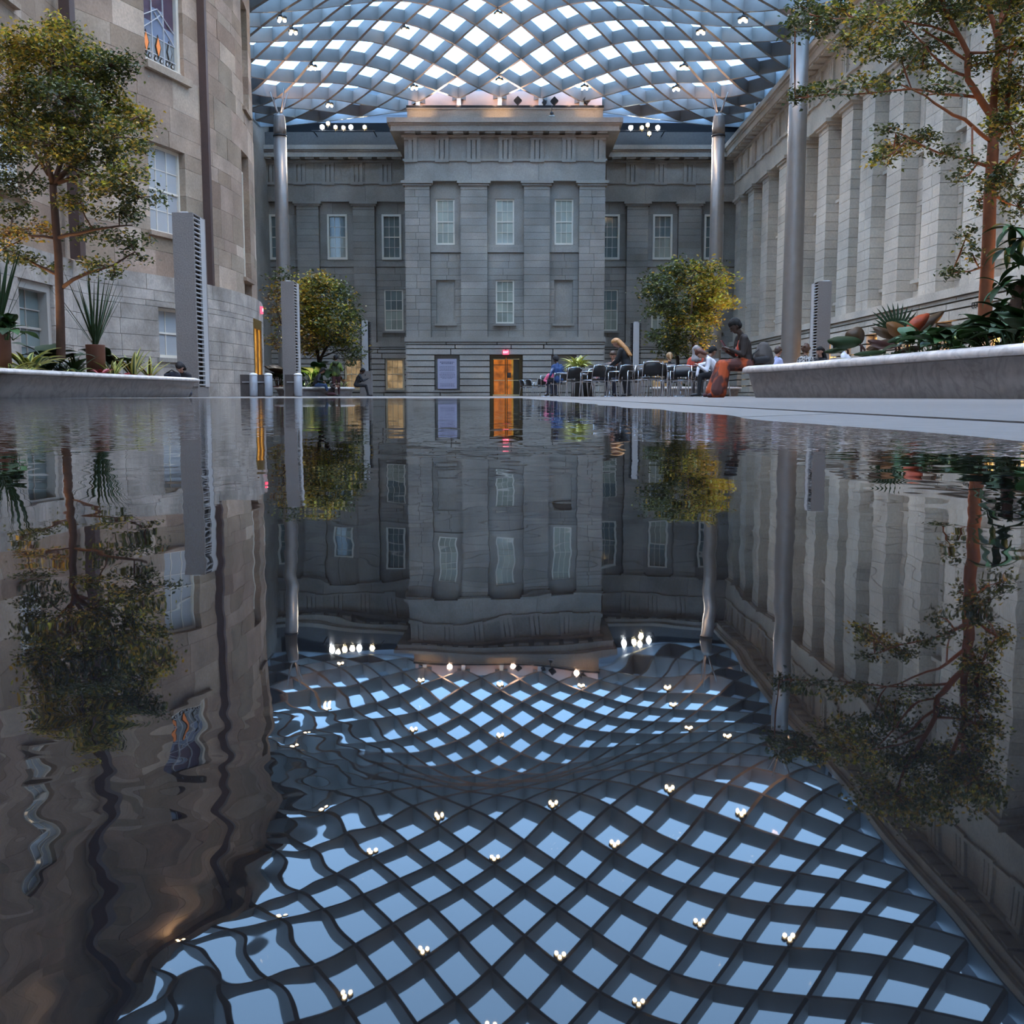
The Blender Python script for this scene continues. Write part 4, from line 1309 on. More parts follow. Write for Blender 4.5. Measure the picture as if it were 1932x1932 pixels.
def tree(name, label, Y, trunk, limbs, blobs, leaf, density, bark, seed, thick=1.0):
    """trunk and limbs are photo polylines (px, py, radius px) at distance Y; blobs are sprays of leaves (px, py, rx, ry, mix)"""
    r = random.Random(seed)
    m_px = Y / F_PX
    base = at(trunk[0][0], trunk[0][1], Y)
    t = empty(name, base, 0, label, 'tree')
    def P3(px, py, dy=0.0): return at(px, py, Y + dy) - base
    bm = bmesh.new()
    pts = [P3(x, y) for x, y, _ in trunk]
    bm_tube(bm, pts, [q * m_px for _, _, q in trunk], 12)
    obj_bm('trunk', bm, M[bark], t)
    skel = [(p, q * m_px) for p, (_, _, q) in zip(pts, trunk)][1:]
    for lb in limbs:
        dy = r.uniform(-1, 1) * thick * .5
        ps = [P3(x, y, dy * k / max(1, len(lb) - 1)) for k, (x, y, _) in enumerate(lb)]
        fine = []
        for a, b in zip(ps, ps[1:]):
            fine += [a, a.lerp(b, .5) + Vector((r.uniform(-1, 1), r.uniform(-1, 1), r.uniform(-1, 1))) * (b - a).length * .04]
        fine.append(ps[-1])
        rad = [q * m_px for _, _, q in lb]
        rr = []
        for k in range(len(fine)):
            f = k / 2; i = int(f); j = min(i + 1, len(rad) - 1)
            rr.append(rad[i] + (rad[j] - rad[i]) * (f - i))
        bm = bmesh.new(); bm_tube(bm, fine, rr, 8)
        obj_bm('branch', bm, M[bark], t)
        skel += list(zip(fine, rr))
    lv, lf, li = [], [], []
    tw = bmesh.new()
    for (bx, by, rx, ry, mix) in blobs:
        dy = r.uniform(-1, 1) * thick
        c = P3(bx, by, dy)
        q, qr = min(skel, key=lambda s: (s[0] - c).length)
        midp = q.lerp(c, .55) + Vector((0, 0, -.06 * (c - q).length))
        bm_tube(tw, [q, midp, c], [max(.004, min(qr * .6, .03)), .012, .006], 5)
        nsub = max(4, int(rx * ry / 130 * density))
        for _ in range(nsub):
            while True:
                v = Vector((r.uniform(-1, 1), r.uniform(-1, 1), r.uniform(-1, 1)))
                if v.length < 1: break
            s = c + Vector((v.x * rx * m_px, v.y * min(rx * m_px, thick * .8), v.z * ry * m_px))
            if r.random() < .5:
                bm_tube(tw, [c, c.lerp(s, .5) + Vector((0, 0, .02)), s], [.006, .005, .003], 4, cap=False)
            for _ in range(r.randint(18, 30)):
                g = Vector((r.gauss(0, 1) * 9, r.gauss(0, 1) * 9, r.gauss(0, 1) * 5)) * m_px * (leaf / (6 * m_px)) ** .3
                p = s + g
                L_ = leaf * r.uniform(.7, 1.3); W_ = L_ * .28
                e = Euler((r.uniform(-.9, .9), r.uniform(-.9, .9), r.uniform(0, 6.28))).to_matrix()
                k = len(lv)
                lv += [p + e @ Vector(u) for u in ((0, 0, 0), (W_, L_ * .45, .12 * L_), (0, L_, 0), (-W_, L_ * .45, .12 * L_))]
                lf += [(k, k + 1, k + 2), (k, k + 2, k + 3)]
                x = r.random()
                acc = 0
                for mi, wgt in mix.items():
                    acc += wgt
                    if x <= acc: break
                li += [LEAVES.index(mi)] * 2
    tag(obj_bm('twigs', tw, M[bark], t), kind='stuff')
    tag(obj_py('foliage', lv, lf, [M[k] for k in LEAVES], t, idx=li), kind='stuff')
    return t
G1 = {'leaf_green': .42, 'leaf_lit_gold': .20, 'leaf_dark': .30, 'leaf_lit_lime': .08}
G2 = {'leaf_green': .33, 'leaf_dark': .64, 'leaf_lit_gold': .03}
G3 = {'leaf_lit_gold': .42, 'leaf_green': .36, 'leaf_lit_lime': .12, 'leaf_dark': .10}
G4 = {'leaf_lit_lime': .62, 'leaf_lit_gold': .30, 'leaf_green': .08}  # lamp light painted in as yellow leaves, set against the darker mix
G5 = {'leaf_rust': .35, 'leaf_lit_gold': .30, 'leaf_green': .25, 'leaf_dark': .10}
tree('leafy_tree', 'bushy gold-lit green tree with one slim trunk in front of the sandstone wall', 14.6,
     [(115, 676, 8.5), (114, 600, 8), (112, 540, 7.5), (110, 480, 7.2), (105, 420, 7), (100, 350, 6.5)],
     [[(114, 545, 4), (165, 515, 3), (215, 500, 2), (255, 475, 1.2)], [(112, 520, 3.5), (70, 500, 2.5), (35, 480, 1.6), (5, 470, 1)],
      [(105, 450, 4), (150, 440, 3), (200, 430, 2), (250, 425, 1.2)], [(105, 450, 3), (60, 445, 2.4), (20, 430, 1.4)],
      [(100, 350, 5.5), (140, 310, 4.5), (175, 270, 3.4), (215, 240, 2.2), (260, 220, 1.4)],
      [(100, 350, 5.5), (88, 300, 4.5), (80, 230, 3.5), (95, 150, 2.4), (105, 70, 1.4)],
      [(100, 350, 5), (118, 300, 4.2), (125, 230, 3.2), (130, 160, 2.2), (120, 90, 1.2)],
      [(92, 330, 4), (60, 280, 3), (30, 230, 2), (10, 180, 1.2)], [(110, 345, 4), (160, 330, 3), (215, 330, 2), (270, 370, 1.2)]],
     [(105, 60, 34, 28, G3), (60, 85, 48, 38, G3), (140, 85, 42, 34, G1), (20, 100, 36, 42, G3), (95, 125, 66, 44, G1), (30, 165, 52, 44, G3), (160, 135, 48, 40, G1),
      (205, 125, 42, 34, G2), (238, 118, 22, 22, G2), (120, 185, 74, 44, G2), (205, 190, 46, 36, G1), (40, 225, 58, 40, G1), (240, 220, 40, 26, G3), (272, 228, 28, 16, G3), (160, 235, 66, 36, G1),
      (90, 270, 66, 36, G1), (215, 260, 52, 28, G1), (20, 285, 42, 32, G2), (255, 285, 34, 18, G1), (165, 300, 60, 28, G2), (235, 330, 44, 20, G1), (40, 345, 52, 22, G2), (195, 355, 58, 20, G1),
      (265, 372, 40, 15, G2), (25, 395, 40, 15, G2), (150, 385, 40, 16, G1), (225, 400, 46, 16, G2), (60, 435, 50, 15, G5), (15, 445, 30, 14, G5), (170, 440, 50, 13, G2), (245, 455, 38, 13, G2), (262, 482, 20, 9, G2),
      (40, 490, 40, 12, G2), (85, 505, 20, 8, G2), (185, 500, 36, 12, G1), (215, 515, 22, 8, G2), (10, 470, 24, 12, G2)],
     .064, 3.0, 'bark', 41, thick=.9)
tree('red_barked_tree', 'tall open tree with red-brown trunk rising from the marble planter', 12.4,
     [(1857, 640, 14), (1858, 600, 12.5), (1862, 520, 12), (1866, 440, 11.5), (1868, 360, 11), (1873, 290, 10.2), (1874, 262, 9), (1875, 240, 7.5)],
     [[(1874, 262, 8), (1868, 215, 7), (1848, 185, 6.2), (1826, 150, 5.6), (1826, 100, 5), (1800, 50, 4), (1775, 0, 3), (1765, -60, 2)],
      [(1876, 262, 8), (1874, 200, 7), (1878, 140, 6.4), (1884, 80, 5.6), (1870, 30, 4.4), (1855, -30, 3.4), (1850, -90, 2)],
      [(1878, 262, 6), (1896, 230, 5), (1902, 170, 4.4), (1905, 120, 3.6), (1925, 80, 2.6)], [(1884, 80, 4.4), (1890, 20, 3.6), (1890, -60, 2.4)],
      [(1872, 268, 4), (1850, 252, 3.6), (1820, 225, 3.2), (1780, 205, 2.4), (1745, 180, 1.8), (1700, 160, 1.3)], [(1846, 184, 3.2), (1780, 178, 2.4), (1720, 168, 1.8), (1640, 176, 1.3), (1560, 178, .8), (1500, 185, .5)],
      [(1872, 316, 3.6), (1820, 300, 2.6), (1770, 288, 2), (1715, 260, 1.3), (1690, 250, .8)], [(1828, 145, 3), (1790, 130, 2.4), (1755, 100, 2), (1730, 70, 1.5), (1705, 40, 1)],
      [(1810, 70, 2.6), (1760, 50, 2), (1700, 38, 1.5), (1620, 35, 1), (1540, 30, .6)], [(1826, 115, 2.8), (1780, 80, 2), (1740, 55, 1.4)],
      [(1876, 330, 3), (1905, 300, 2.4), (1928, 285, 1.4)], [(1862, 500, 2), (1830, 512, 1.4), (1795, 515, .9)]],
     [(1520, 175, 30, 10, G2), (1505, 182, 18, 8, G2), (1570, 168, 36, 10, G2), (1630, 160, 40, 12, G1), (1680, 158, 36, 12, G2), (1540, 45, 40, 22, G2), (1520, 15, 34, 18, G2), (1590, 20, 50, 20, G1),
      (1500, 50, 16, 16, G2), (1600, 80, 32, 16, G1), (1640, 95, 36, 16, G1), (1650, 40, 50, 20, G1), (1700, 60, 46, 18, G2), (1720, 15, 60, 20, G1), (1700, 110, 36, 14, G2), (1790, 20, 56, 26, G2),
      (1850, 15, 60, 26, G1), (1910, 25, 44, 36, G1), (1760, 90, 44, 18, G2), (1740, 130, 40, 13, G1), (1780, 165, 36, 12, G2), (1905, 90, 44, 38, G1), (1918, 160, 36, 42, G1), (1890, 195, 30, 26, G3),
      (1845, 120, 24, 18, G2), (1905, 235, 36, 32, G1), (1925, 290, 22, 34, G1), (1685, 285, 30, 14, G3), (1665, 300, 24, 13, G1), (1730, 265, 38, 14, G2), (1775, 290, 32, 12, G2), (1675, 245, 22, 10, G2),
      (1695, 275, 34, 14, G5), (1895, 345, 34, 30, G2), (1920, 390, 26, 32, G2), (1835, 300, 20, 12, G2), (1815, 335, 18, 10, G2), (1845, 380, 16, 18, G2), (1800, 512, 20, 8, G2), (1835, 480, 14, 14, G2), (1825, 440, 12, 14, G2),
      (1860, -60, 90, 40, G1), (1760, -70, 90, 40, G1), (1920, -40, 70, 40, G1)],
     .058, 2.6, 'bark_red', 43, thick=.8)
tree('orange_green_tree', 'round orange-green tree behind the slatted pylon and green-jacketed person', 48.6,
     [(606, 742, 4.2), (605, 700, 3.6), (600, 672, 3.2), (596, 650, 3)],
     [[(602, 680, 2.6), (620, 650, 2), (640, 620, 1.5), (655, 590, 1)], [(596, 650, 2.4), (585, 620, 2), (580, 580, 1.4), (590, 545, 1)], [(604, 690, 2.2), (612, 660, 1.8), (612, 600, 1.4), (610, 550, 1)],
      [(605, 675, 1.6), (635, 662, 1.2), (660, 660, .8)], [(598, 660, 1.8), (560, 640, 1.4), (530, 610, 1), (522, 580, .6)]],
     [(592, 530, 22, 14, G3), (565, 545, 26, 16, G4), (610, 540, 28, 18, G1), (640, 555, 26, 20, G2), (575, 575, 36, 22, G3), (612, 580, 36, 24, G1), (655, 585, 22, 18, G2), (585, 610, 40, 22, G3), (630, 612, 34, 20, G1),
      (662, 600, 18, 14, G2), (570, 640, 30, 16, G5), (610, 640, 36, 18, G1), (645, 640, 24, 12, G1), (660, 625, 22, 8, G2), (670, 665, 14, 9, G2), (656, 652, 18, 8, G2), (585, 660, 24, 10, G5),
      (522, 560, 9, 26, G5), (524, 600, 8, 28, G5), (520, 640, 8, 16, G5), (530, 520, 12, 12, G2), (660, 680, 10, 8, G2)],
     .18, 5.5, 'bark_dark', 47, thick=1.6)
tree('yellow_lit_tree', 'dark green tree lit bright yellow on one side, behind the chairs', 46.8,
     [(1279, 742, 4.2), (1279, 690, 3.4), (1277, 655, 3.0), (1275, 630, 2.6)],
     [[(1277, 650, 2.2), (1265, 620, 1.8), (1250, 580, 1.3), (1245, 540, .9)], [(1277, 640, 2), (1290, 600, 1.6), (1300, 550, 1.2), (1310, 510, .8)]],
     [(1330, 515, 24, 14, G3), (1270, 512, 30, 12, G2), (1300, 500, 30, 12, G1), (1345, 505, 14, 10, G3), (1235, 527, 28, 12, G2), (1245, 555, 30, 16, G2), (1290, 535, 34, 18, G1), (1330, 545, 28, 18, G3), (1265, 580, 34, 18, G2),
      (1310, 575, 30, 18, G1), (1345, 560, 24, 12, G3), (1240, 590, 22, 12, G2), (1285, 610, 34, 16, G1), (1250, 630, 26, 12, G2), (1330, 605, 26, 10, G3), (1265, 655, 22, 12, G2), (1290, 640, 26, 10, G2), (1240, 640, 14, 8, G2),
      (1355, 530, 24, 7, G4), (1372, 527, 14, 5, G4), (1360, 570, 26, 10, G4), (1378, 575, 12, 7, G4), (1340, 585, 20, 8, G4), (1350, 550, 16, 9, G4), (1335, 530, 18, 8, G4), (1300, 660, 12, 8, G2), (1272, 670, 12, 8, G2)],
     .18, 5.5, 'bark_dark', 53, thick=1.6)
tree('slender_tree', 'thin second tree with a brown stem beside the yellow-lit one', 45.8,
     [(1310, 742, 3.6), (1309, 690, 3.0), (1308, 650, 2.6), (1304, 600, 2.0), (1306, 560, 1.4)],
     [[(1308, 640, 1.6), (1330, 610, 1.2), (1345, 590, .8)]],
     [(1318, 620, 24, 10, G3), (1330, 640, 18, 8, G1), (1310, 590, 22, 12, G3), (1340, 600, 14, 8, G4), (1325, 655, 12, 6, G3)],
     .16, 6, 'bark', 59, thick=1.0)

def tree_uplight(loc, aim, e, label):
    o = empty('tree_uplight', loc, 0, label, 'spotlight')
    lathe('lamp_can', [(.05, 0), (.06, .09), (.05, .10)], M['black'], o, 12)
    l = lamp('SPOT', 'uplight_spot', (0, 0, .12), e, (1, .66, .30), .04, None, 95, .7)
    l.rotation_euler = (Vector(aim) - Vector(loc)).to_track_quat('-Z', 'Y').to_euler(); l.parent = o
tree_uplight((-6.9, 14.15, .31), (-6.7, 14.6, 4), 90, 'small ground lamp lighting the leafy tree from its front')
tree_uplight((-7.2, 14.6, .31), (-6.8, 14.6, 4), 90, 'small ground lamp lighting the leafy tree from the wall side')
tree_uplight((6.5, 12.0, .45), (5.9, 12.4, 4), 90, 'small ground lamp beside the red-brown trunk')
tree_uplight((5.4, 12.9, .45), (5.3, 12.4, 4), 60, 'small ground lamp behind the big-leaved plants')
tree_uplight((-9.4, 46.9, .37), (-9.3, 48.4, 4), 260, 'distant ground lamp under the orange-green tree')
tree_uplight((9.3, 46.0, .37), (9.2, 46.9, 4.5), 420, 'distant ground lamp on the bright side of the yellow-lit tree')

# ------------------------------------------------------------------ planting: every big leaf a part
def strap_mesh(name, mats, L_=1.0, W_=.1, droop=.5, stripe=False, seg=7):
    """arching strap leaf along +Y, rising then drooping; outer edges may be a second colour"""
    vs, fs, idx = [], [], []
    for k in range(seg + 1):
        t = k / seg
        y = L_ * (t - .12 * droop * t * t); z = L_ * (.62 * t - droop * t * t)
        w = W_ * (.55 + .9 * t * (1 - t) * 2) * (1 - t ** 4) / 1.0 + .002
        vs += [(-w / 2, y, z + .18 * w), (-w / 5, y, z), (w / 5, y, z), (w / 2, y, z + .18 * w)]
    for k in range(seg):
        for c in range(3):
            fs.append((4 * k + c, 4 * k + c + 1, 4 * k + c + 5, 4 * k + c + 4)); idx.append(1 if stripe and c != 1 else 0)
    me = bpy.data.meshes.new(name); me.from_pydata(vs, [], fs)
    for m in mats: me.materials.append(m)
    me.polygons.foreach_set('material_index', idx); me.update(); me.shade_smooth()
    return me
def broad_mesh(name, mat, petiole, L_=1.0, W_=.62, stem=.7, cup=.12):
    """petiole plus a wide ovate blade with folded midrib, along +Y"""
    bm = bmesh.new()
    bm_tube(bm, [(0, 0, 0), (0, stem * .35, stem * .55), (0, stem * .6, stem * .85)], [.022, .018, .014], 6, mi=1)
    y0, z0 = stem * .6, stem * .85
    n = 9
    prev = None
    for k in range(n + 1):
        t = k / n
        w = W_ / 2 * math.sin(math.pi * min(1, t * .97 + .03)) ** .75 * (1.15 - .35 * t)
        y = y0 + (t - .12) * L_; z = z0 + .16 * L_ * math.sin(t * 2.6) - .10 * L_ * t * t
        row = [bm.verts.new((s * w, y, z + cup * abs(s) * w + .02 * math.sin(9 * t + s))) for s in (-1, -.5, 0, .5, 1)]
        if prev:
            for c in range(4):
                f = bm.faces.new((prev[c], prev[c + 1], row[c + 1], row[c])); f.smooth = True
        prev = row
    me = bpy.data.meshes.new(name); bm.to_mesh(me); bm.free()
    me.materials.append(mat); me.materials.append(petiole)
    return me
M['v_green'] = plain('variegated_leaf_green', (.035, .085, .02), .4)
M['v_yellow'] = plain('variegated_leaf_yellow', (.52, .50, .12), .4)
M['deep_green'] = plain('glossy_deep_green', (.02, .045, .014), .55, spec=.3)
M['mid_green'] = plain('glossy_mid_green', (.04, .11, .028), 0.5, var=.25, scale=5)
M['grey_green'] = plain('grey_green_leaf', (.07, .10, .075), .5)
M['brown_leaf'] = plain('brown_leaf', (.075, .042, .02), .4, var=.25)
M['orange_leaf'] = plain('orange_leaf', (.46, .065, .018), .4, var=.3, scale=9)
M['ochre_leaf'] = plain('ochre_leaf', (.20, .085, .02), .45, var=.3, scale=9)
M['red_leaf'] = plain('crimson_leaf', (.33, .02, .03), .45, var=.3)
M['pale_yellow'] = plain('pale_yellow_green_leaf', (.62, .66, .22), .45)
M['stalk_red'] = plain('dark_red_stalk', (.06, .018, .014), .5)
ME = {
    'varieg': strap_mesh('leaf', [M['v_green'], M['v_yellow']], 1, .16, .55, True),
    'varieg_up': strap_mesh('leaf', [M['v_green'], M['v_yellow']], 1, .13, .25, True),
    'pale': strap_mesh('leaf', [M['v_yellow'], M['pale_yellow']], 1, .17, .7, True),
    'reed': strap_mesh('leaf', [M['deep_green']], 1, .024, .05),
    'red': strap_mesh('leaf', [M['red_leaf']], 1, .26, .5),
    'green_strap': strap_mesh('leaf', [M['mid_green']], 1, .22, .6),
    'deep_strap': strap_mesh('leaf', [M['deep_green']], 1, .28, .5),
    'fan': strap_mesh('leaf', [M['deep_green']], 1, .10, .3),
    'grey': strap_mesh('leaf', [M['grey_green']], 1, .24, .3),
    'b_deep': broad_mesh('leaf', M['deep_green'], M['deep_green']),
    'b_mid': broad_mesh('leaf', M['mid_green'], M['mid_green']),
    'b_brown': broad_mesh('leaf', M['brown_leaf'], M['stalk_red'], W_=.85),
    'b_orange': broad_mesh('leaf', M['orange_leaf'], M['stalk_red'], W_=.55),
    'b_ochre': broad_mesh('leaf', M['ochre_leaf'], M['stalk_red'], W_=.6),
}
def plant(name, label, loc, kinds, n, size, seed, tilt=(0, .6), spread=1.0, group=None, jitter=.03):
    """rosette: n leaves around the base, each an object; tilt adds pitch (0 = as meshed, up = towards vertical)"""
    r = random.Random(seed)
    t = empty(name, loc, 0, label, 'plant', group)
    for k in range(n):
        o = bpy.data.objects.new('leaf', ME[r.choice(kinds)])
        a = 2 * math.pi * (k * .382 + r.uniform(-.04, .04))
        o.rotation_euler = (r.uniform(*tilt), r.uniform(-.2, .2), a)
        s = size * r.uniform(.72, 1.15)
        o.scale = (s * r.uniform(.85, 1.2), s * spread, s)
        o.location = (r.uniform(-jitter, jitter), r.uniform(-jitter, jitter), 0)
        link(o, t)
    return t
def gp(px, Y, z): 
    p = at(px, HOR_Y, Y); return (p.x, Y, z)
def pot(name, label, loc, rad, h, mat, soil=True):
    t = empty(name, loc, 0, label, 'pot')
    lathe('pot_body', [(rad * .97, 0), (rad, h - .015), (rad, h), (rad * .9, h), (rad * .9, h - .05)], mat, t, 28)
    lathe('soil', [(rad * .9, h - .06), (rad * .88, h - .05)], M['soil'], t, 20)
    return t
SL = .31
def gl(px, extra=.55, z=SL):
    Y = (6.0 + extra) * F_PX / (966 - px) / CP
    return (-(6.0 + extra), Y, z)
def edge_r(px):
    T = [(1390, 17.2), (1468, 15.2), (1623, 12.4), (1700, 11.4), (1780, 10.5), (1860, 9.8), (1932, 9.1), (2000, 8.6)]
    for (a, b), (c, d) in zip(T, T[1:]):
        if px <= c: return b + (d - b) * (px - a) / (c - a)
    return 8.6
# left planter
pot('rust_pot', 'rust-brown cylinder pot of tall reeds beside the slim tree trunk', gl(184, .75, SL), .15, .54, M['rust_pot'])
plant('reed_plant', 'tuft of tall dark reeds growing in the rust pot next to the trunk', gl(184, .75, SL + .49), ['reed'], 26, 1.1, 3, (.35, .98), .95)
plant('leafy_underplant', 'round-leaved dark plant spilling around the rust pot', gl(205, .9, SL + .02), ['b_deep'], 18, 0.420, 4, (-.1, .5))
pot('rust_pot', 'rust-brown pot of reeds cut off by the edge of the photo', gl(-6, .6, SL), .20, .50, M['rust_pot'])
plant('reed_plant', 'tuft of tall dark reeds at the very edge of the photo', gl(2, .6, SL + .46), ['reed'], 24, 1.1, 5, (.5, 1.0), .8)
plant('broadleaf_shrub', 'dense glossy green shrub below the reeds at the photo edge', gl(14, .45, SL + .42), ['b_mid', 'b_deep'], 26, .24, 6, (-.5, .9), jitter=.12)
plant('striped_bromeliad', 'large yellow and green striped rosette in the planter', gl(56, .55, SL), ['varieg'], 26, 0.616, 7, (-.1, .75))
plant('striped_bromeliad', 'small striped rosette hanging over the lip beside the large one', gl(24, .38, SL), ['varieg'], 18, 0.336, 8, (-.2, .5))
plant('striped_bromeliad', 'bright striped rosette just under the large one', gl(52, .36, SL), ['varieg'], 16, 0.308, 9, (-.1, .7))
plant('grey_leaf_plant', 'blue-grey leaved plant at the foot of the slim trunk', gl(118, .8, SL), ['grey', 'b_deep'], 18, 0.392, 10, (-.1, .6))
plant('dark_spiky_plant', 'dark spiky plant between the trunk and the rust pot', gl(140, .6, SL), ['fan', 'deep_strap'], 18, 0.476, 11, (.1, .8))
plant('lime_rosette', 'pale lime rosette in front of the rust pot', gl(148, .42, SL), ['pale', 'green_strap'], 18, 0.308, 12, (-.2, .6))
plant('crimson_plant', 'crimson low plant beside the rust pot', gl(192, .42, SL), ['red'], 16, 0.252, 13, (-.1, .5))
plant('striped_snake_plant', 'upright striped leaves past the rust pot', gl(216, .5, SL), ['varieg_up'], 15, 0.420, 14, (.2, .7))
plant('striped_snake_plant', 'tall upright striped leaves near the crimson row', gl(252, .5, SL), ['varieg_up'], 16, 0.560, 15, (.3, .8))
plant('striped_snake_plant', 'last upright striped leaves before the dark bag', gl(284, .5, SL), ['varieg_up'], 12, 0.504, 16, (.2, .7))
plant('crimson_plant', 'crimson low plant between the upright striped leaves', gl(238, .5, SL), ['red'], 14, 0.210, 17, (-.1, .4))
plant('crimson_plant', 'crimson low plant nearest the dark bag', gl(268, .5, SL), ['red'], 14, 0.224, 18, (-.1, .4))
plant('striped_bromeliad', 'flat striped rosette beside the dark bag', gl(306, .5, SL), ['varieg'], 14, 0.252, 19, (-.3, .2))
plant('dark_spiky_plant', 'dark low plant behind the large striped rosette', gl(88, .9, SL), ['deep_strap', 'b_deep'], 18, 0.448, 20, (0, .6))
# right planter: big-leaved philodendrons, fan palm, ground cover
RZ = .45
def big_leaf(name, label, px, py, Y, me, size, yaw, pitch, parent=None):
    p = at(px, py, Y)
    o = bpy.data.objects.new(name, ME[me]); o.scale = (size,) * 3; o.rotation_euler = (pitch, 0, yaw)
    return o, p
ph = empty('big_leaf_plant', (*gp(1650, 13.1, RZ)[:2], RZ), 0, 'philodendron with one round brown leaf standing up on a stalk', 'plant')
def leaf_at(t, me, loc, rot, s):
    o = bpy.data.objects.new('leaf', me if not isinstance(me, str) else ME[me]); o.location = loc; o.rotation_euler = rot; o.scale = s if isinstance(s, tuple) else (s, s, s)
    return link(o, t)
def disc_leaf(t, px, py, Y, rx, ry, mat, tip, yaw=0.0, pitch=0.0, stalk_to=None, stalk=None):
    """upright ovate blade seen face on: rx, ry in photo pixels, tip = angle of its point"""
    c = at(px, py, Y) - t.location
    k = Y / F_PX
    vs = [(0, -.02, 0)]
    n = 22
    for i in range(n):
        a = 2 * math.pi * i / n
        rr = 1 - .10 * math.cos(a) - .06 * math.sin(3 * a)
        x, z = ry * k * math.cos(a) * rr * (1.12 if math.cos(a) > .9 else 1), rx * k * math.sin(a) * rr
        X = x * math.cos(tip) - z * math.sin(tip); Z = x * math.sin(tip) + z * math.cos(tip)
        vs.append((X, .25 * abs(z), Z))
    fs = [(0, 1 + i, 1 + (i + 1) % n) for i in range(n)]
    o = obj_py('leaf', vs, fs, mat, t, smooth=True)
    o.location = c; o.rotation_euler = (pitch, 0, yaw)
    s = o.modifiers.new('thickness', 'SOLIDIFY'); s.thickness = .006
    if stalk_to:
        e = at(stalk_to[0], stalk_to[1], Y) - t.location
        st = c + Vector((-math.cos(tip) * ry * k * .9, .02, -math.sin(tip) * ry * k * .9))
        tube('stalk', [e, e.lerp(st, .5) + Vector((.02, 0, .02)), st], [.016, .014, .010], stalk or M['stalk_red'], t, 6)
    return o
disc_leaf(ph, 1616, 633, 13.1, 19, 16, M['brown_leaf'], R(85), .1, .1, (1632, 662))
disc_leaf(ph, 1592, 646, 13.0, 12, 30, M['deep_green'], R(178), 0, .2, (1625, 664))
disc_leaf(ph, 1660, 652, 13.2, 9, 26, M['brown_leaf'], R(200), .2, .4, (1700, 664))
disc_leaf(ph, 1576, 662, 13.1, 6, 20, M['deep_green'], R(190), 0, .5, (1600, 668))
disc_leaf(ph, 1640, 668, 12.8, 7, 28, M['deep_green'], R(185), 0, .6, (1668, 672))
ph2 = empty('big_leaf_plant', (*gp(1716, 12.5, RZ)[:2], RZ), 0, 'philodendron with a huge orange-red leaf and a dark twin', 'plant')
disc_leaf(ph2, 1752, 612, 12.6, 11, 36, M['brown_leaf'], R(42), .1, .1, (1722, 650))
disc_leaf(ph2, 1731, 612, 12.4, 13, 28, M['orange_leaf'], R(46), .0, .1, (1716, 650))
disc_leaf(ph2, 1692, 622, 12.6, 13, 24, M['ochre_leaf'], R(155), .1, .2, (1712, 655))
disc_leaf(ph2, 1668, 628, 12.7, 9, 24, M['brown_leaf'], R(160), .1, .3, (1700, 655))
disc_leaf(ph2, 1700, 640, 12.4, 8, 26, M['deep_green'], R(20), .1, .5, (1690, 655))
disc_leaf(ph2, 1745, 636, 12.3, 9, 24, M['deep_green'], R(70), .1, .2, (1730, 655))
disc_leaf(ph2, 1660, 650, 12.3, 8, 26, M['stalk_red'], R(165), .1, .5, (1690, 660))
disc_leaf(ph2, 1720, 660, 12.1, 7, 22, M['brown_leaf'], R(10), .1, .5, (1700, 664))
fanp = plant('fan_palm', 'spiky fan palm fronds rising behind the orange leaf', tuple(at(1690, 632, 13.2)), ['fan'], 18, .34, 31, (.3, .6), 1.0)
for k, o in enumerate(fanp.children):
    o.rotation_euler = (R(62), R(-82 + 164 * k / 17), 0); o.location = (0, 0, 0)
    o.scale = (.36, .42 if 3 < k < 15 else .32, .40)
tube('stalk', [(0, 0, 0), (.02, 0, -(fanp.location.z - RZ))], .014, M['stalk_red'], fanp, 6)
ph3 = empty('big_leaf_plant', (*gp(1810, 11.9, RZ)[:2], RZ), 0, 'dark arching leaves at the foot of the red-brown trunk', 'plant')
disc_leaf(ph3, 1826, 622, 11.9, 15, 26, M['deep_green'], R(60), .1, .1, (1812, 648))
disc_leaf(ph3, 1845, 628, 11.8, 7, 22, M['grey_green'], R(-70), .2, .2, (1836, 648))
disc_leaf(ph3, 1792, 618, 12.1, 6, 26, M['brown_leaf'], R(170), .1, .3, (1815, 648))
disc_leaf(ph3, 1760, 628, 12.1, 8, 18, M['brown_leaf'], R(80), .1, .2, (1762, 650))
disc_leaf(ph3, 1800, 640, 11.7, 6, 18, M['pale_yellow'], R(40), .1, .4, (1795, 650))
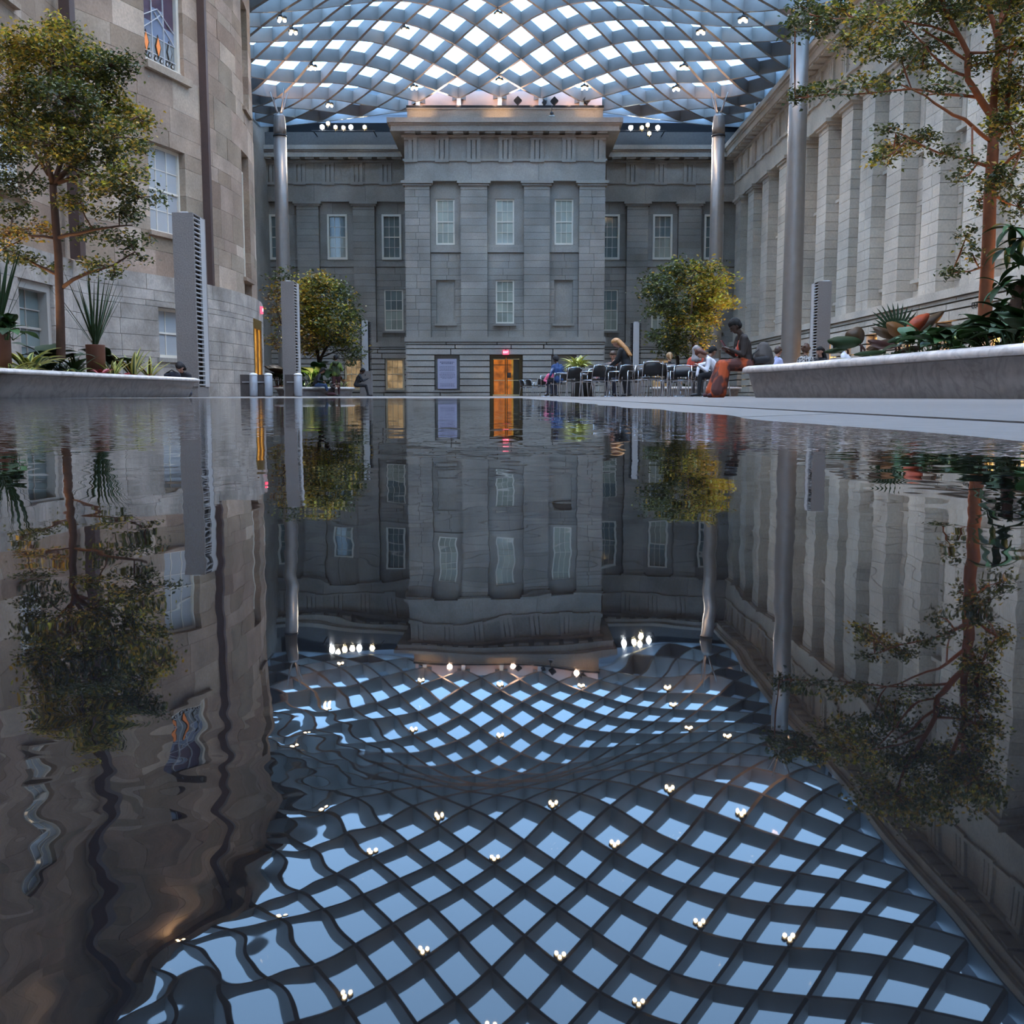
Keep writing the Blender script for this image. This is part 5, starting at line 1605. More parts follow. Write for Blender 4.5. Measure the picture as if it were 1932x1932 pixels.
for k, (px, Y, s, kinds, lab) in enumerate([
        (1640, 11.6, .22, ['pale', 'green_strap'], 'yellow-green rosette under the round brown leaf'),
        (1612, 11.9, .18, ['pale', 'green_strap'], 'small yellow-green rosette before the white folded jacket'),
        (1690, 11.0, .24, ['deep_strap', 'green_strap'], 'dark green clump under the orange leaf'),
        (1735, 10.4, .30, ['green_strap', 'b_mid'], 'bright green leafy clump next to the orange leaf'),
        (1775, 10.2, .30, ['green_strap', 'b_mid', 'b_deep'], 'leafy green clump between orange leaf and trunk'),
        (1815, 9.9, .28, ['b_mid', 'green_strap'], 'leafy green clump in front of the red-brown trunk'),
        (1850, 9.7, .30, ['b_deep', 'green_strap'], 'glossy clump just past the red-brown trunk'),
        (1885, 9.6, .32, ['b_mid', 'green_strap'], 'bright green clump below the palm'),
        (1925, 9.4, .32, ['b_mid', 'b_deep'], 'green clump at the edge of the photo below the palm'),
        (1800, 10.6, .26, ['b_deep', 'deep_strap'], 'shadowy clump behind the arching dark leaves'),
        (1905, 10.4, .30, ['b_mid', 'pale'], 'mixed green clump behind the palm stem')]):
    plant('ground_cover_plant', lab, gp(px, edge_r(px) + (.75 if k < 9 else 1.4), RZ - .02), kinds, 20, s * 1.1, 60 + k, (-.2, .6), jitter=.12)
palm = empty('palm_shrub', (*gp(1905, 11.4, RZ)[:2], RZ), 0, 'broad-leaved palm leaning out beside the red-brown trunk', 'plant')
st = at(1912, 590, 11.4) - palm.location
tube('stem', [(0, 0, 0), st * .5 + Vector((-.03, 0, 0)), st, at(1925, 540, 11.4) - palm.location], [.10, .085, .07, .05], M['bark'], palm, 10)
r = random.Random(77)
for (fx, fy) in ((1900, 470), (1925, 500), (1890, 540), (1925, 570), (1905, 575), (1885, 585), (1930, 450), (1910, 430), (1930, 530)):
    fr_ = empty('frond', at(fx, fy, 11.4 + r.uniform(-.35, .35)) - palm.location, r.uniform(0, 6), parent=palm)
    for k in range(8):
        o = bpy.data.objects.new('leaf', ME[r.choice(['deep_strap', 'green_strap'])])
        o.rotation_euler = (r.uniform(-1.0, .3), 0, 2 * math.pi * k / 8 + r.uniform(-.2, .2)); o.scale = (.32, .34, .30)
        link(o, fr_)
# distant planting
FZ = .36
for k, (px, Y, s, n, kinds, lab, z) in enumerate([
        (590, 47.6, 1.0, 16, ['b_mid', 'b_deep'], 'big-leaved green shrub behind the reader in jeans', FZ), (615, 47.4, .8, 14, ['b_deep', 'green_strap'], 'dark leafy shrub beside the green-jacketed person', FZ),
        (618, 46.8, .45, 14, ['pale'], 'bright yellow rosette between the reader and the standing person', FZ), (648, 47.2, .5, 12, ['varieg', 'b_ochre'], 'low striped plant behind the green-jacketed person', FZ),
        (527, 46.9, .9, 14, ['b_deep', 'b_brown'], 'dark brown-leaved shrub between the bins and the pylon', FZ), (532, 46.6, .35, 12, ['red', 'pale'], 'low pink plant beside the slatted pylon', FZ),
        (575, 46.9, .6, 12, ['green_strap', 'varieg'], 'green strap-leaved clump behind the third bin', FZ), (1260, 46.4, .5, 12, ['b_deep', 'green_strap'], 'dark plant under the yellow-lit tree', FZ),
        (1300, 46.4, .5, 12, ['b_deep', 'green_strap'], 'dark plant beside the slender tree', FZ)]):
    plant('planter_shrub', lab, gp(px, Y, z), kinds, n, s, 90 + k, (-.1, .7), jitter=.15)
# ------------------------------------------------------------------ bins
def bin_(px, Y, label):
    p = gp(px, Y, 0)
    t = empty('litter_bin', p, 0, label, 'bin', 'steel litter bins')
    lathe('bin_body', [(.125, .02), (.13, .03), (.13, .66), (.125, .67)], M['steel_bin'], t, 24)
    lathe('bin_foot', [(.10, 0), (.10, .03)], M['black'], t, 16)
    lathe('domed_lid', [(.135, .67), (.135, .70), (.11, .73), (.05, .75), (.01, .755)], M['white_cap'], t, 24)
    bm = bmesh.new(); bm_box(bm, -.43, -.11, .02, .36, 0, .70); obj_bm('side_cabinet', bm, M['bin_box'], t)
    bm = bmesh.new(); bm_box(bm, -.36, -.13, -.02, .02, .45, .475); obj_bm('cabinet_handle', bm, M['tower_edge'], t)
    return t
bin_(479, 33.0, 'steel litter bin with domed lid nearest the sandstone bow')
bin_(507, 33.1, 'middle steel litter bin with domed lid')
bin_(563, 33.0, 'steel litter bin with dark cabinet in front of the slatted pylon')

# ------------------------------------------------------------------ chairs and tables
def make_chair():
    t = empty('stacking_chair')
    bm = bmesh.new()
    bm_box(bm, -.23, .23, -.22, .23, .435, .46)
    bmesh.ops.bevel(bm, geom=bm.edges[:], offset=.012, segments=2, affect='EDGES')
    obj_bm('seat', bm, M['seat_black'], t)
    vs, fs = [], []
    n = 8
    for k in range(n + 1):
        x = -.22 + .44 * k / n
        c = .05 * (1 - (x / .22) ** 2)
        for z, y in ((.52, -.22), (.66, -.245), (.81 - .05 * (abs(x) / .22) ** 3, -.28)):
            vs.append((x, y - c, z))
    for k in range(n):
        for j in range(2): fs.append((3 * k + j, 3 * k + 3 + j, 3 * k + 4 + j, 3 * k + 1 + j))
    o = obj_py('backrest', vs, fs, M['seat_black'], t, smooth=True)
    s = o.modifiers.new('thickness', 'SOLIDIFY'); s.thickness = .018
    for sx in (-1, 1):
        tube('leg', [(sx * .245, .25, 0), (sx * .24, .21, .44), (sx * .24, .20, .64)], .0125, M['chrome'], t, 7)
        tube('leg', [(sx * .255, -.28, 0), (sx * .24, -.21, .44), (sx * .235, -.24, .66), (sx * .225, -.295, .82)], .0125, M['chrome'], t, 7)
        tube('armrest', [(sx * .24, .20, .64), (sx * .245, .15, .66), (sx * .24, -.23, .655)], .015, M['chrome'], t, 7)
        tube('seat_rail', [(sx * .235, .22, .43), (sx * .235, -.22, .43)], .011, M['chrome'], t, 6)
    tube('seat_rail', [(-.235, .215, .43), (.235, .215, .43)], .012, M['chrome'], t, 6)
    tube('top_rail', [(-.225, -.292, .80), (-.12, -.325, .825), (0, -.335, .83), (.12, -.325, .825), (.225, -.292, .80)], .011, M['chrome'], t, 6)
    return t
CH = [(993, 52.5, -65, 'black chrome chair nearest the glowing doors'), (1005, 51.0, -55, 'second black chair along from the glowing doors'), (1022, 47.5, 8, 'black chair showing its back before the small distant table'),
      (1052, 36.6, 20, 'black chair the person in the blue jacket sits on'), (1036, 40.6, -150, 'black chair under the pink-topped child'), (1077, 29.5, 25, 'black chair with rounded back before the yellow potted plant'), (1101, 31.0, 60, 'black chair seen side on in front of the grey pot'),
      (1118, 27.2, 40, 'black chair with a tilted back between grey pot and laptop table'), (1142, 28.6, 10, 'black chair drawn up to the laptop table with its back to the viewer'), (1158, 31.9, 165, 'black chair under the man at the silver laptop'), (1130, 31.6, -100, 'black chair under the bald person'),
      (1226, 24.6, 6, 'largest looking black chair, right behind the long pale hair'), (1241, 26.2, -12, 'black chair half hidden by the largest looking one'), (1262, 32.6, 0, 'black chair of the sitter with fair ponytail'), (1258, 28.3, 25, 'black chair with curved back in front of the fair ponytail'),
      (1272, 29.2, -40, 'black chair turned sideways beside the small chrome table'), (1297, 27.6, 75, 'black chair end on, before the sitter in the grey headscarf'), (1312, 30.2, 180, 'black chair under the sitter in the grey headscarf'), (1330, 27.6, -60, 'black chair under the bearded man'),
      (1352, 25.8, 95, 'black chair under the red-haired sitter'), (1196, 31.5, -20, 'black chair behind the standing woman'),
      (1089, 30.4, -25, 'black chair between the rounded-back chair and the grey pot'), (1206, 26.6, 150, 'black chair facing the viewer beside the largest looking one'), (1284, 27.0, 160, 'black chair facing the viewer in front of the chrome-rimmed table'), (1170, 27.4, 35, 'black chair at the feet of the standing woman')]
proto = make_chair()
for i, (px, Y, a, lab) in enumerate(CH):
    o = proto if i == 0 else copy_tree(proto)
    o.location = gp(px, Y, 0); o.rotation_euler = (0, 0, R(a))
    tag(o, lab, 'chair', 'black stacking chairs')
def make_table():
    t = empty('cafe_table')
    lathe('table_top', [(.40, .715), (.41, .72), (.41, .735), (.40, .74)], M['table_black'], t, 32)
    lathe('rim', [(.412, .716), (.418, .72), (.418, .736), (.412, .739)], M['chrome'], t, 32)
    lathe('column', [(.035, .03), (.035, .715)], M['chrome'], t, 14)
    lathe('base', [(.26, 0), (.26, .012), (.05, .03)], M['chrome'], t, 24)
    return t
tb = make_table()
for i, (px, Y, lab) in enumerate([(1150, 30.2, 'black round table carrying the silver laptop'), (1172, 30.6, 'black round table beside the standing woman'), (1284, 30.8, 'small chrome-rimmed table between chairs before the yellow-lit tree'), (1338, 26.6, 'black round table with the pale laptop and white jacket'), (1030, 42.0, 'distant black round table before the pavilion wall')]):
    o = tb if i == 0 else copy_tree(tb)
    o.location = gp(px, Y, 0)
    tag(o, lab, 'table', 'round cafe tables')
def laptop(px, Y, rz, label, logo=False):
    t = empty('laptop', gp(px, Y, .74), R(rz), label, 'laptop')
    bm = bmesh.new(); bm_box(bm, -.16, .16, -.11, .11, 0, .014); obj_bm('keyboard_base', bm, M['alu'], t)
    bm = bmesh.new(); bm_box(bm, -.16, .16, -.008, .004, 0, .22); o = obj_bm('screen_lid', bm, M['alu'], t); o.location = (0, .11, .014); o.rotation_euler = (R(-14), 0, 0)
    if logo:
        bm = bmesh.new()
        for dx in (-.010, .010): bmesh.ops.create_uvsphere(bm, u_segments=10, v_segments=6, radius=.020, matrix=Matrix.Translation((dx, 0, 0)) @ Matrix.Diagonal((1, .15, 1.2, 1)))
        bmesh.ops.create_uvsphere(bm, u_segments=8, v_segments=5, radius=.008, matrix=Matrix.Translation((.006, 0, .034)) @ Matrix.Diagonal((.7, .2, 1.4, 1)))
        g = obj_bm('lid_emblem', bm, M['lid_glow'], o); g.location = (0, .008, .11)
    return t
M['lid_glow'] = plain('glowing_emblem', (.9, .9, .9), .4, emit=(1, 1, 1), estr=1.2)
laptop(1149, 30.2, 172, 'silver laptop with a small pale emblem in front of the dark-haired man', True)
laptop(1345, 26.6, 160, 'pale laptop open before the bearded man')
laptop(1272, 30.8, 30, 'thin bright laptop beside the sitter with fair ponytail')
pot('grey_pot', 'round dark grey pot of the yellow-green plant between the chairs', gp(1099, 31.8, 0), .36, .80, M['grey_pot'])
plant('potted_striped_plant', 'bright yellow-green striped plant in the dark grey pot', gp(1090, 31.7, .78), ['pale', 'pale', 'varieg'], 64, .66, 120, (.0, .9), jitter=.12)

# ------------------------------------------------------------------ people
def cloth(name, col, rough=.8, var=.15): return plain(name, col, rough, var=var, scale=14)
SK = {'dark': cloth('dark_skin', (.055, .028, .018), .5), 'light': cloth('light_skin', (.50, .27, .19), .5, .05), 'tan': cloth('tan_skin', (.33, .17, .11), .5, .05)}
HR = {'black': cloth('black_hair', (.006, .005, .005), .85), 'blond': cloth('blond_hair', (.46, .22, .075), .45, .3), 'brown': cloth('brown_hair', (.055, .026, .014), .5), 'red': cloth('auburn_hair', (.10, .03, .016), .5), 'fair': cloth('fair_hair', (.34, .20, .09), .5), 'curly': cloth('curly_brown_hair', (.085, .035, .016), .6)}
EYE = plain('eye_dark', (.01, .008, .008), .2)
LIPS = cloth('lips', (.22, .07, .06), .5)

def capsule(bm, a, ra, b, rb, seg=10):
    a, b = Vector(a), Vector(b)
    d = b - a
    L = max(d.length, 1e-4)
    q = d.to_track_quat('Z', 'Y').to_matrix() if d.length > 1e-5 else Matrix.Identity(3)
    prof = [(-ra, 0)] + [(-ra * math.cos(t), ra * math.sin(t)) for t in (.4, .8, 1.2)] + [(0, ra), (L, rb)] + [(L + rb * math.cos(t), rb * math.sin(t)) for t in (1.2, .8, .4)] + [(L + rb, 0)]
    rings = []
    for z, r_ in prof:
        if r_ < 1e-6: rings.append([bm.verts.new(a + q @ Vector((0, 0, z)))])
        else: rings.append([bm.verts.new(a + q @ Vector((r_ * math.cos(2 * math.pi * k / seg), r_ * math.sin(2 * math.pi * k / seg), z))) for k in range(seg)])
    for r0, r1 in zip(rings, rings[1:]):
        for k in range(seg):
            k2 = (k + 1) % seg
            if len(r0) == 1: bm.faces.new((r0[0], r1[k2], r1[k]))
            elif len(r1) == 1: bm.faces.new((r0[k], r0[k2], r1[0]))
            else: bm.faces.new((r0[k], r0[k2], r1[k2], r1[k]))

FUSED = []
def fuse(name, segs, mats, zone_mat, voxel, parent, smooth_it=6):
    """one continuous skin over tapered capsules, finished by settle_skins()"""
    bm = bmesh.new()
    for (a, ra, b, rb, z) in segs: capsule(bm, a, ra, b, rb)
    me = bpy.data.meshes.new(name); bm.to_mesh(me); bm.free()
    o = link(bpy.data.objects.new(name, me), parent)
    m = o.modifiers.new('remesh', 'REMESH'); m.mode = 'VOXEL'; m.voxel_size = voxel
    s = o.modifiers.new('smooth', 'SMOOTH'); s.factor = .5; s.iterations = smooth_it
    FUSED.append((o, segs, mats, zone_mat))
    return o
def settle_skins():
    """evaluate every skin once, then colour its faces by the nearest capsule's zone"""
    dg = bpy.context.evaluated_depsgraph_get()
    done = [bpy.data.meshes.new_from_object(o.evaluated_get(dg)) for o, _, _, _ in FUSED]
    for (o, segs, mats, zone_mat), me2 in zip(FUSED, done):
        o.modifiers.clear()
        me2.materials.clear()
        for k in mats: me2.materials.append(k)
        if len(mats) > 1:
            S = [(Vector(a), ra, Vector(b), rb, z) for a, ra, b, rb, z in segs]
            idx = []
            for p in me2.polygons:
                c = p.center; best = (9, None)
                for a, ra, b, rb, z in S:
                    d = b - a; l2 = d.length_squared
                    t = max(0, min(1, (c - a).dot(d) / l2)) if l2 > 1e-9 else 0
                    e = (c - a - d * t).length - (ra + (rb - ra) * t)
                    if e < best[0]: best = (e, z)
                idx.append(zone_mat[best[1]])
            me2.polygons.foreach_set('material_index', idx)
        me2.shade_smooth(); me2.name = o.name
        o.data = me2

def hand_segs(w, d, up, s=1.0, curl=.5, side=1):
    """palm, four unequal fingers with a knuckle bend and a thumb leaving the palm's side"""
    d = Vector(d).normalized(); up = Vector(up).normalized()
    x = d.cross(up).normalized(); up = x.cross(d).normalized()
    w = Vector(w); out = []
    pc = w + d * .045 * s
    for k in (-1, 1): out.append((w + x * k * .012 * s, .020 * s, pc + x * k * .022 * s + d * .035 * s, .016 * s, 'skin'))
    for k, l in zip((-1.5, -.5, .5, 1.5), (.060, .074, .078, .068)):
        b = pc + d * .04 * s + x * k * .020 * s
        m_ = b + (d * math.cos(curl) - up * math.sin(curl)) * l * .55 * s
        e = m_ + (d * math.cos(curl * 2) - up * math.sin(curl * 2)) * l * .5 * s
        out += [(b, .0095 * s, m_, .009 * s, 'skin'), (m_, .009 * s, e, .0075 * s, 'skin')]
    b = w + d * .025 * s + x * side * .028 * s
    m_ = b + (d * .6 + x * side * .7 - up * .3).normalized() * .04 * s
    out += [(b, .012 * s, m_, .0105 * s, 'skin'), (m_, .0105 * s, m_ + (d - up * .4).normalized() * .032 * s, .009 * s, 'skin')]
    return out

def person(label, loc, rz, skin, top, legs, hair, pose='sit', seat=.45, lean=8, bow=10, hands=None, hairstyle='short', scale=1.0, shoe=None, knees=.45, shin=0.05, voxel=.016, skirt=False, turn=0, spread=.11, hairmat=None, sleeve=True, fingers=True, bulk=1.0):
    t = empty('person', loc, rz, label, 'person')
    t.scale = (scale * bulk, scale * bulk, scale)
    shoe = shoe or M['black']
    L, B = R(lean), R(lean + bow)
    sit = pose == 'sit'
    pel = Vector((0, 0, seat + .105)) if sit else Vector((0, 0, .93))
    ax = Vector((0, math.sin(L), math.cos(L)))
    waist, chest, sho = pel + ax * .16, pel + ax * .34, pel + ax * .455
    neck = pel + ax * .53
    hd = Vector((math.sin(R(turn)) * .02, math.sin(B), math.cos(B)))
    head = neck + hd * .175
    fwd = Vector((math.sin(R(turn)), math.cos(R(turn)) * math.cos(B), -math.sin(B))).normalized()
    upv = hd.normalized()
    sidev = fwd.cross(upv).normalized()
    S = []
    for s in (-1, 1):
        S += [(pel + Vector((s * .075, 0, 0)), .115, waist + Vector((s * .06, 0, 0)), .105, 'top'), (waist + Vector((s * .06, 0, 0)), .105, chest + Vector((s * .08, 0, 0)), .118, 'top'),
              (chest + Vector((s * .08, 0, 0)), .115, sho + Vector((s * .12, 0, .0)), .075, 'top')]
    S += [(sho, .075, neck, .056, 'top'), (neck, .052, neck + hd * .07, .052, 'skin')]
    S += [(head + upv * .02 - fwd * .015, .092, head + upv * .03 + fwd * .012, .088, 'skin'), (head - upv * .03 + fwd * .035, .066, head - upv * .075 + fwd * .05, .042, 'skin')]
    S += [(head + fwd * .092 - upv * .0, .012, head + fwd * .112 - upv * .03, .015, 'skin')]
    for s in (-1, 1): S.append((head + sidev * s * .088 - fwd * .005 + upv * .01, .016, head + sidev * s * .088 - fwd * .008 - upv * .03, .013, 'skin'))
    hands = hands or [(-.16, .34, .64 if sit else .80), (.16, .34, .64 if sit else .80)]
    for s, h in zip((-1, 1), hands):
        sh = sho + Vector((s * .175, 0, -.015)); h = Vector(h)
        d = h - sh
        reach = min(d.length, .545); h = sh + d.normalized() * reach
        bend = math.sqrt(max(0, .285 ** 2 - (reach / 2) ** 2))
        nrm = Vector((s * .45, -.35, -.8)); nrm = (nrm - d.normalized() * nrm.dot(d.normalized())).normalized()
        el = sh + d.normalized() * reach / 2 + nrm * bend
        S += [(sh, .062, el, .047, 'top'), (el, .046, h - (h - el).normalized() * .03, .034, 'top' if sleeve else 'skin'), (h - (h - el).normalized() * .04, .027, h, .025, 'skin')]
        S += hand_segs(h, h - el, Vector((0, .2, 1)), 1.0, .45, -s) if fingers else [(h, .03, h + (h - el).normalized() * .12, .026, 'skin')]
    for s in (-1, 1):
        hip = pel + Vector((s * .09, .02, -.02))
        if sit:
            kn = Vector((s * spread, knees, seat + .07)); an = Vector((s * (spread + .01), knees + shin, .085))
        else:
            kn = Vector((s * .10, .03 + .06 * s, .50)); an = Vector((s * .11, -.01 + .05 * s, .085))
        if skirt:
            S += [(hip, .125, kn, .105, 'legs'), (kn, .105, an + Vector((0, 0, .02)), .15, 'legs')]
        else:
            S += [(hip, .105, kn, .068, 'legs'), (kn, .066, an, .045, 'legs')]
        S += [(an - Vector((0, .03, .02)), .045, an + Vector((0, .17, -.045)), .036, 'shoe')]
    fuse('body', S, [skin, top, legs, shoe], {'skin': 0, 'top': 1, 'legs': 2, 'shoe': 3}, voxel, t)
    # face
    for s in (-1, 1):
        bm = bmesh.new(); bmesh.ops.create_icosphere(bm, subdivisions=1, radius=.012)
        o = obj_bm('eye', bm, EYE, t, True); o.location = head + fwd * .090 + sidev * s * .034 + upv * .012
    bm = bmesh.new(); bmesh.ops.create_icosphere(bm, subdivisions=1, radius=.014)
    o = obj_bm('mouth', bm, LIPS, t, True); o.location = head + fwd * .090 - upv * .062; o.scale = (1.6, .7, .5)
    H = []
    hc = head + upv * .03 - fwd * .02
    if hairstyle != 'bald':
        H = [(hc + upv * .025 - fwd * .012, .098, hc + upv * .03 + fwd * .03, .088, 'h'), (hc - fwd * .03, .09, hc - fwd * .035 - upv * .05, .075, 'h')]
        for s in (-1, 1): H.append((hc + sidev * s * .05 + upv * .02, .062, hc + sidev * s * .055 - fwd * .02 - upv * .02, .052, 'h'))
        if hairstyle == 'long':
            back = pel + ax * .30
            for k in (-1, -.4, .4, 1):
                H += [(hc - fwd * .05 + sidev * k * .05, .065, neck - ax * .02 - Vector((0, .10, 0)) + Vector((k * .08, 0, 0)), .06, 'h'), (neck - ax * .02 - Vector((0, .10, 0)) + Vector((k * .08, 0, 0)), .06, back - Vector((0, .15, 0)) + Vector((k * .13, 0, 0)), .035, 'h')]
        if hairstyle == 'bob':
            for k in (-1, -.3, .3, 1): H.append((hc + sidev * k * .06 - fwd * .02, .06, hc + sidev * k * .085 - fwd * .03 - upv * .14, .045, 'h'))
        if hairstyle == 'tail':
            H.append((hc - fwd * .09 + upv * .02, .04, hc - fwd * .14 - upv * .16, .03, 'h'))
        if hairstyle == 'curly':
            rr = random.Random(5)
            for _ in range(16):
                v = Vector((rr.gauss(0, 1), rr.gauss(0, 1), rr.gauss(0, 1))).normalized() * .085
                if v.dot(fwd) < .035: H.append((hc + v + upv * .02, .045, hc + v * 1.05 + upv * .02, .045, 'h'))
        if hairstyle == 'scarf':
            for k in (-1, 1): H += [(hc + sidev * k * .07, .06, head - upv * .08 + sidev * k * .06 + fwd * .02, .055, 'h'), (head - upv * .09 + sidev * k * .05, .06, sho + Vector((k * .08, .05, 0)), .075, 'h')]
            H += [(head - upv * .10 + fwd * .03, .055, sho + Vector((0, .09, .0)), .08, 'h')]
        if hairstyle == 'cap':
            H.append((hc + upv * .03 + fwd * .08, .03, hc + upv * .025 + fwd * .15, .02, 'h'))
        fuse('headscarf' if hairstyle == 'scarf' else 'cap' if hairstyle == 'cap' else 'hair', H, [hairmat or HR[hair]], {'h': 0}, .013, t, 3)
    t['_head'] = tuple(head)
    return t
def pp(px, Y, z=0): return gp(px, Y, z)
blackc = cloth('black_cloth', (.012, .012, .015)); darkc = cloth('dark_brown_cloth', (.028, .02, .018)); navy = cloth('navy_cloth', (.014, .018, .035)); jeans = cloth('blue_jeans', (.05, .09, .19))
white_c = cloth('white_cloth', (.66, .65, .70)); greyc = cloth('grey_cloth', (.07, .06, .055)); pinkc = cloth('pink_cloth', (.80, .17, .30)); redo = cloth('orange_red_cloth', (.55, .085, .05)); maroon = cloth('maroon_cloth', (.07, .022, .028)); dkmaroon = cloth('dark_maroon_trousers', (.045, .012, .014))
def patterned(name, a, b, scale, lo=.46):
    m, nt, bs_ = new_mat(name)
    N, L = nt.nodes.new, nt.links.new
    tc = N('ShaderNodeTexCoord')
    n = N('ShaderNodeTexNoise'); n.inputs['Scale'].default_value = scale; n.inputs['Detail'].default_value = 2
    L(tc.outputs['Object'], n.inputs['Vector'])
    cr = N('ShaderNodeValToRGB'); cr.color_ramp.elements[0].position = lo; cr.color_ramp.elements[1].position = lo + .08
    cr.color_ramp.elements[0].color = (*a, 1); cr.color_ramp.elements[1].color = (*b, 1)
    L(n.outputs['Fac'], cr.inputs['Fac']); L(cr.outputs['Color'], bs_.inputs['Base Color'])
    bs_.inputs['Roughness'].default_value = .8
    return m
orange_pat = patterned('orange_patterned_skirt', (.46, .075, .016), (.085, .028, .024), 3.6)
check = patterned('black_white_print', (.55, .52, .50), (.02, .02, .022), 26)
green_pat = patterned('green_jacket_cloth', (.10, .15, .02), (.03, .045, .018), 3.0)
blue_pat = patterned('blue_white_jacket', (.018, .055, .17), (.40, .47, .66), 2.4, .60)

sit1 = person('person in orange patterned skirt and dark jacket sitting on the planter end', (3.86, 17.0, 0), R(98), SK['dark'], darkc, orange_pat, 'black', seat=.50, lean=14, bow=24, hands=[(-.05, .36, .86), (.10, .37, .84)], knees=.44, shin=.12, voxel=.0105, skirt=True, shoe=maroon, scale=.92)
ph_ = empty('phone', (3.86 - .385, 17.02, .865), R(98), 'small dark red phone in the hands of the orange-skirted person', 'phone')
bm = bmesh.new(); bm_box(bm, -.04, .04, -.006, .006, -.07, .08); bmesh.ops.bevel(bm, geom=bm.edges[:], offset=.003, segments=1, affect='EDGES')
o = obj_bm('phone_body', bm, cloth('dark_red_case', (.16, .012, .02), .4), ph_); o.rotation_euler = (R(-35), 0, 0)
fuse('orange_scarf', [((-.02, .13, 1.00), .045, (.0, .17, .80), .05, 'h'), ((.03, .14, .98), .03, (.04, .18, .76), .035, 'h')], [redo], {'h': 0}, .014, sit1)
fuse('pale_shirt_front', [((.06, .155, .97), .022, (.07, .185, .84), .02, 'h')], [cloth('pale_pink_shirt', (.42, .30, .28))], {'h': 0}, .01, sit1)
bm = bmesh.new(); bmesh.ops.create_icosphere(bm, subdivisions=2, radius=.024)
o = obj_bm('wrist_watch', bm, M['pale_brass'], sit1); o.location = (.10, .30, .845); o.scale = (1, .7, 1)
bag = empty('backpack', (4.10, 16.98, .50), R(20), 'slumped grey and black backpack beside the orange-skirted person', 'bag')
fuse('bag_body', [((0, 0, .16), .15, (.04, .02, .30), .11, 'a'), ((-.12, .02, .10), .09, (.14, .02, .10), .10, 'a'), ((.12, 0, .12), .10, (.10, 0, .26), .08, 'a')], [greyc], {'a': 0}, .014, bag)
fuse('front_pocket', [((-.16, -.10, .10), .055, (.0, -.14, .12), .06, 'a')], [blackc], {'a': 0}, .012, bag)
tube('strap', [(-.1, -.05, .28), (-.22, -.08, .20), (-.24, -.06, .08), (-.14, -.02, .04)], .014, blackc, bag, 6)
person('woman with long pale blond hair and black clothes standing bent over a table', pp(1183, 29.6), R(75), SK['light'], blackc, blackc, 'blond', pose='stand', lean=17, bow=22, hands=[(-.16, .46, .80), (.16, .46, .80)], hairstyle='long', scale=.97, voxel=.014, bulk=1.25)
person('dark-haired man in a dark shirt sitting behind the silver laptop', pp(1157, 31.8), R(165), SK['light'], cloth('dark_grey_shirt', (.03, .028, .032)), navy, 'brown', seat=.45, lean=8, bow=14, hands=[(-.10, .40, .76), (.10, .40, .76)])
person('bald person hunched low over the laptop table', pp(1128, 31.5), R(-100), SK['light'], cloth('pale_pink_jumper', (.45, .22, .20)), navy, 'brown', seat=.45, lean=38, bow=40, hairstyle='bald')
bj = person('person in a dark cap and bulky blue and white jacket', pp(1054, 36.4), R(30), SK['dark'], blue_pat, navy, 'black', seat=.46, lean=10, bow=22, hairstyle='cap', hairmat=blackc, scale=1.05)
person('small child in a pink top bent over beside the blue jacket', pp(1037, 40.4), R(-160), SK['tan'], pinkc, navy, 'black', seat=.45, lean=26, bow=26, scale=.86)
person('sitter with fair ponytail and dark top, back to the viewer', pp(1263, 32.8), R(5), SK['light'], blackc, navy, 'fair', seat=.45, lean=6, bow=8, hairstyle='tail')
person('sitter in a grey headscarf and orange-red jacket', pp(1312, 30.0), R(176), SK['tan'], redo, darkc, 'black', seat=.47, lean=2, bow=6, hairstyle='scarf', hairmat=cloth('grey_scarf', (.30, .28, .28)), scale=1.04, hands=[(-.10, .26, .80), (.10, .26, .80)])
bm_ = person('bearded man in maroon leaning towards the pale laptop', pp(1328, 27.8), R(-70), SK['tan'], maroon, blackc, 'black', seat=.45, lean=16, bow=16, hands=[(-.12, .44, .76), (.12, .44, .76)])
person('sitter with auburn hair bowed over the table in a white jacket', pp(1356, 25.6), R(82), SK['light'], white_c, blackc, 'red', seat=.45, lean=36, bow=26, hairstyle='bob', hands=[(-.14, .52, .78), (.14, .52, .78)])
gj = person('person standing in a green hooded jacket and dark red trousers', pp(635, 45.2), R(6), SK['tan'], green_pat, dkmaroon, 'black', pose='stand', lean=2, bow=10, hands=[(-.16, .26, 1.10), (.16, .26, 1.10)], scale=1.02)
fuse('hood', [((-.09, -.09, 1.44), .06, (.09, -.09, 1.44), .06, 'h'), ((0, -.12, 1.40), .07, (0, -.13, 1.34), .05, 'h')], [cloth('olive_hood', (.035, .05, .02))], {'h': 0}, .016, gj)
person('reader in black top and blue jeans sitting on the distant planter', pp(595, 45.6), R(-75), SK['light'], blackc, jeans, 'black', seat=.42, lean=24, bow=22, hairstyle='bob', shin=.14)
person('small dark figure crouching on the ground beside the jeans wearer', pp(618, 44.9), R(-80), SK['light'], darkc, maroon, 'brown', seat=.06, lean=50, bow=14, knees=.34, shin=.10, scale=.82)
person('person in a black shirt sitting by the slim pylon with one arm out', pp(672, 47.6), R(-80), SK['dark'], blackc, blackc, 'black', seat=.42, lean=22, bow=18, hands=[(-.12, .40, .78), (.10, .56, .82)], shin=.10)
person('hooded dark figure resting head on hands at the planter end', pp(349, 20.9), R(180), SK['light'], cloth('dark_hooded_jacket', (.022, .02, .024)), navy, 'black', seat=.02, lean=20, bow=30, hands=[(-.07, .36, .44), (.07, .36, .44)], hairstyle='bob', knees=.30, shin=.02, scale=.80, spread=.2, hairmat=cloth('dark_hood', (.018, .015, .017)))
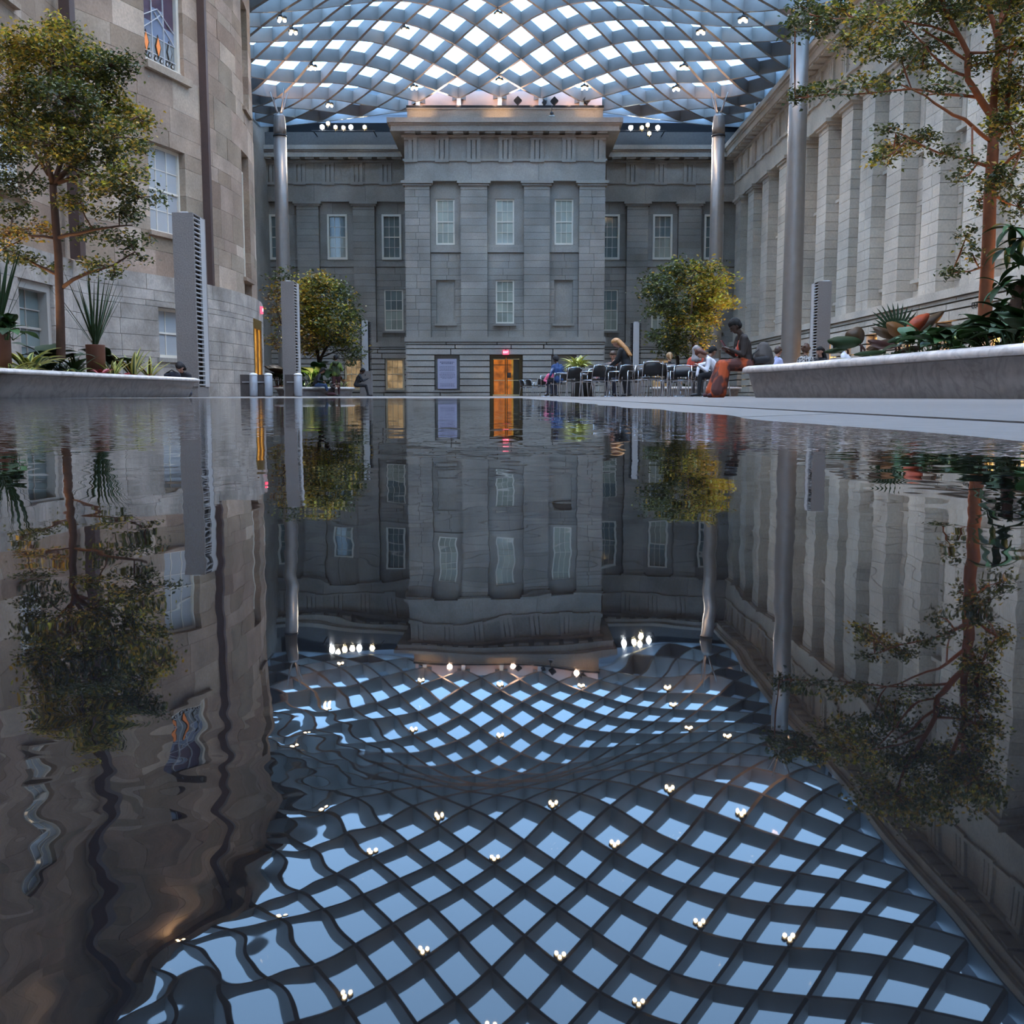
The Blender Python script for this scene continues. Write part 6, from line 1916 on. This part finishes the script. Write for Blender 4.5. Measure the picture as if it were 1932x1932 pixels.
person('brown-haired sitter in a pale blue shirt behind the planter', pp(1459, 28.6), R(-60), SK['light'], cloth('pale_blue_shirt', (.40, .42, .62)), navy, 'brown', seat=.45, lean=8, bow=14, hairstyle='short')
person('curly-haired sitter in a black and white print behind the planter', pp(1519, 27.8), R(10), SK['tan'], check, navy, 'curly', seat=.45, lean=4, bow=4, hairstyle='curly')
person('pale-faced sitter with long dark hair beside the slatted pylon', pp(1547, 29.0), R(130), SK['light'], blackc, blackc, 'black', seat=.45, lean=4, bow=10, hairstyle='long')
person('sitter in a white top half hidden by the round brown leaf', pp(1606, 24.6), R(60), SK['dark'], white_c, blackc, 'black', seat=.45, lean=24, bow=20)
for i, (px, Y, a, lab) in enumerate([(1459, 28.7, -60, 'black chair of the sitter in the pale blue shirt'), (1519, 27.9, 10, 'black chair of the curly-haired sitter'), (1547, 29.1, 130, 'black chair of the pale-faced sitter'), (1606, 24.7, 60, 'black chair of the sitter in white')]):
    o = copy_tree(proto); o.location = gp(px, Y, 0); o.rotation_euler = (0, 0, R(a)); tag(o, lab, 'chair', 'black stacking chairs')
# small things on the planters and tables
b2 = empty('shoulder_bag', (*gp(326, 19.5, 0)[:2], .36), R(15), 'flat dark navy bag lying on the planter lip by the hooded figure', 'bag')
fuse('bag_body', [((-.10, 0, .05), .05, (.10, .02, .05), .06, 'a'), ((-.05, 0, .07), .05, (.06, 0, .08), .05, 'a')], [navy], {'a': 0}, .012, b2)
tube('strap', [(-.10, -.02, .09), (0, -.05, .15), (.12, -.02, .08)], .012, blackc, b2, 6)
wj = empty('white_jacket', (*gp(1330, 26.4, 0)[:2], .745), R(30), 'white jacket thrown across the table by the bearded man', 'jacket')
fuse('jacket_body', [((-.2, 0, .05), .06, (.14, .03, .10), .07, 'a'), ((-.28, -.04, -.06), .045, (-.2, 0, .05), .05, 'a'), ((.1, .05, .08), .07, (.2, .1, .06), .05, 'a')], [white_c], {'a': 0}, .014, wj)
fuse('jacket_sleeve', [((-.28, -.05, -.04), .045, (-.34, -.08, -.20), .04, 'a')], [white_c], {'a': 0}, .014, wj)

settle_skins()
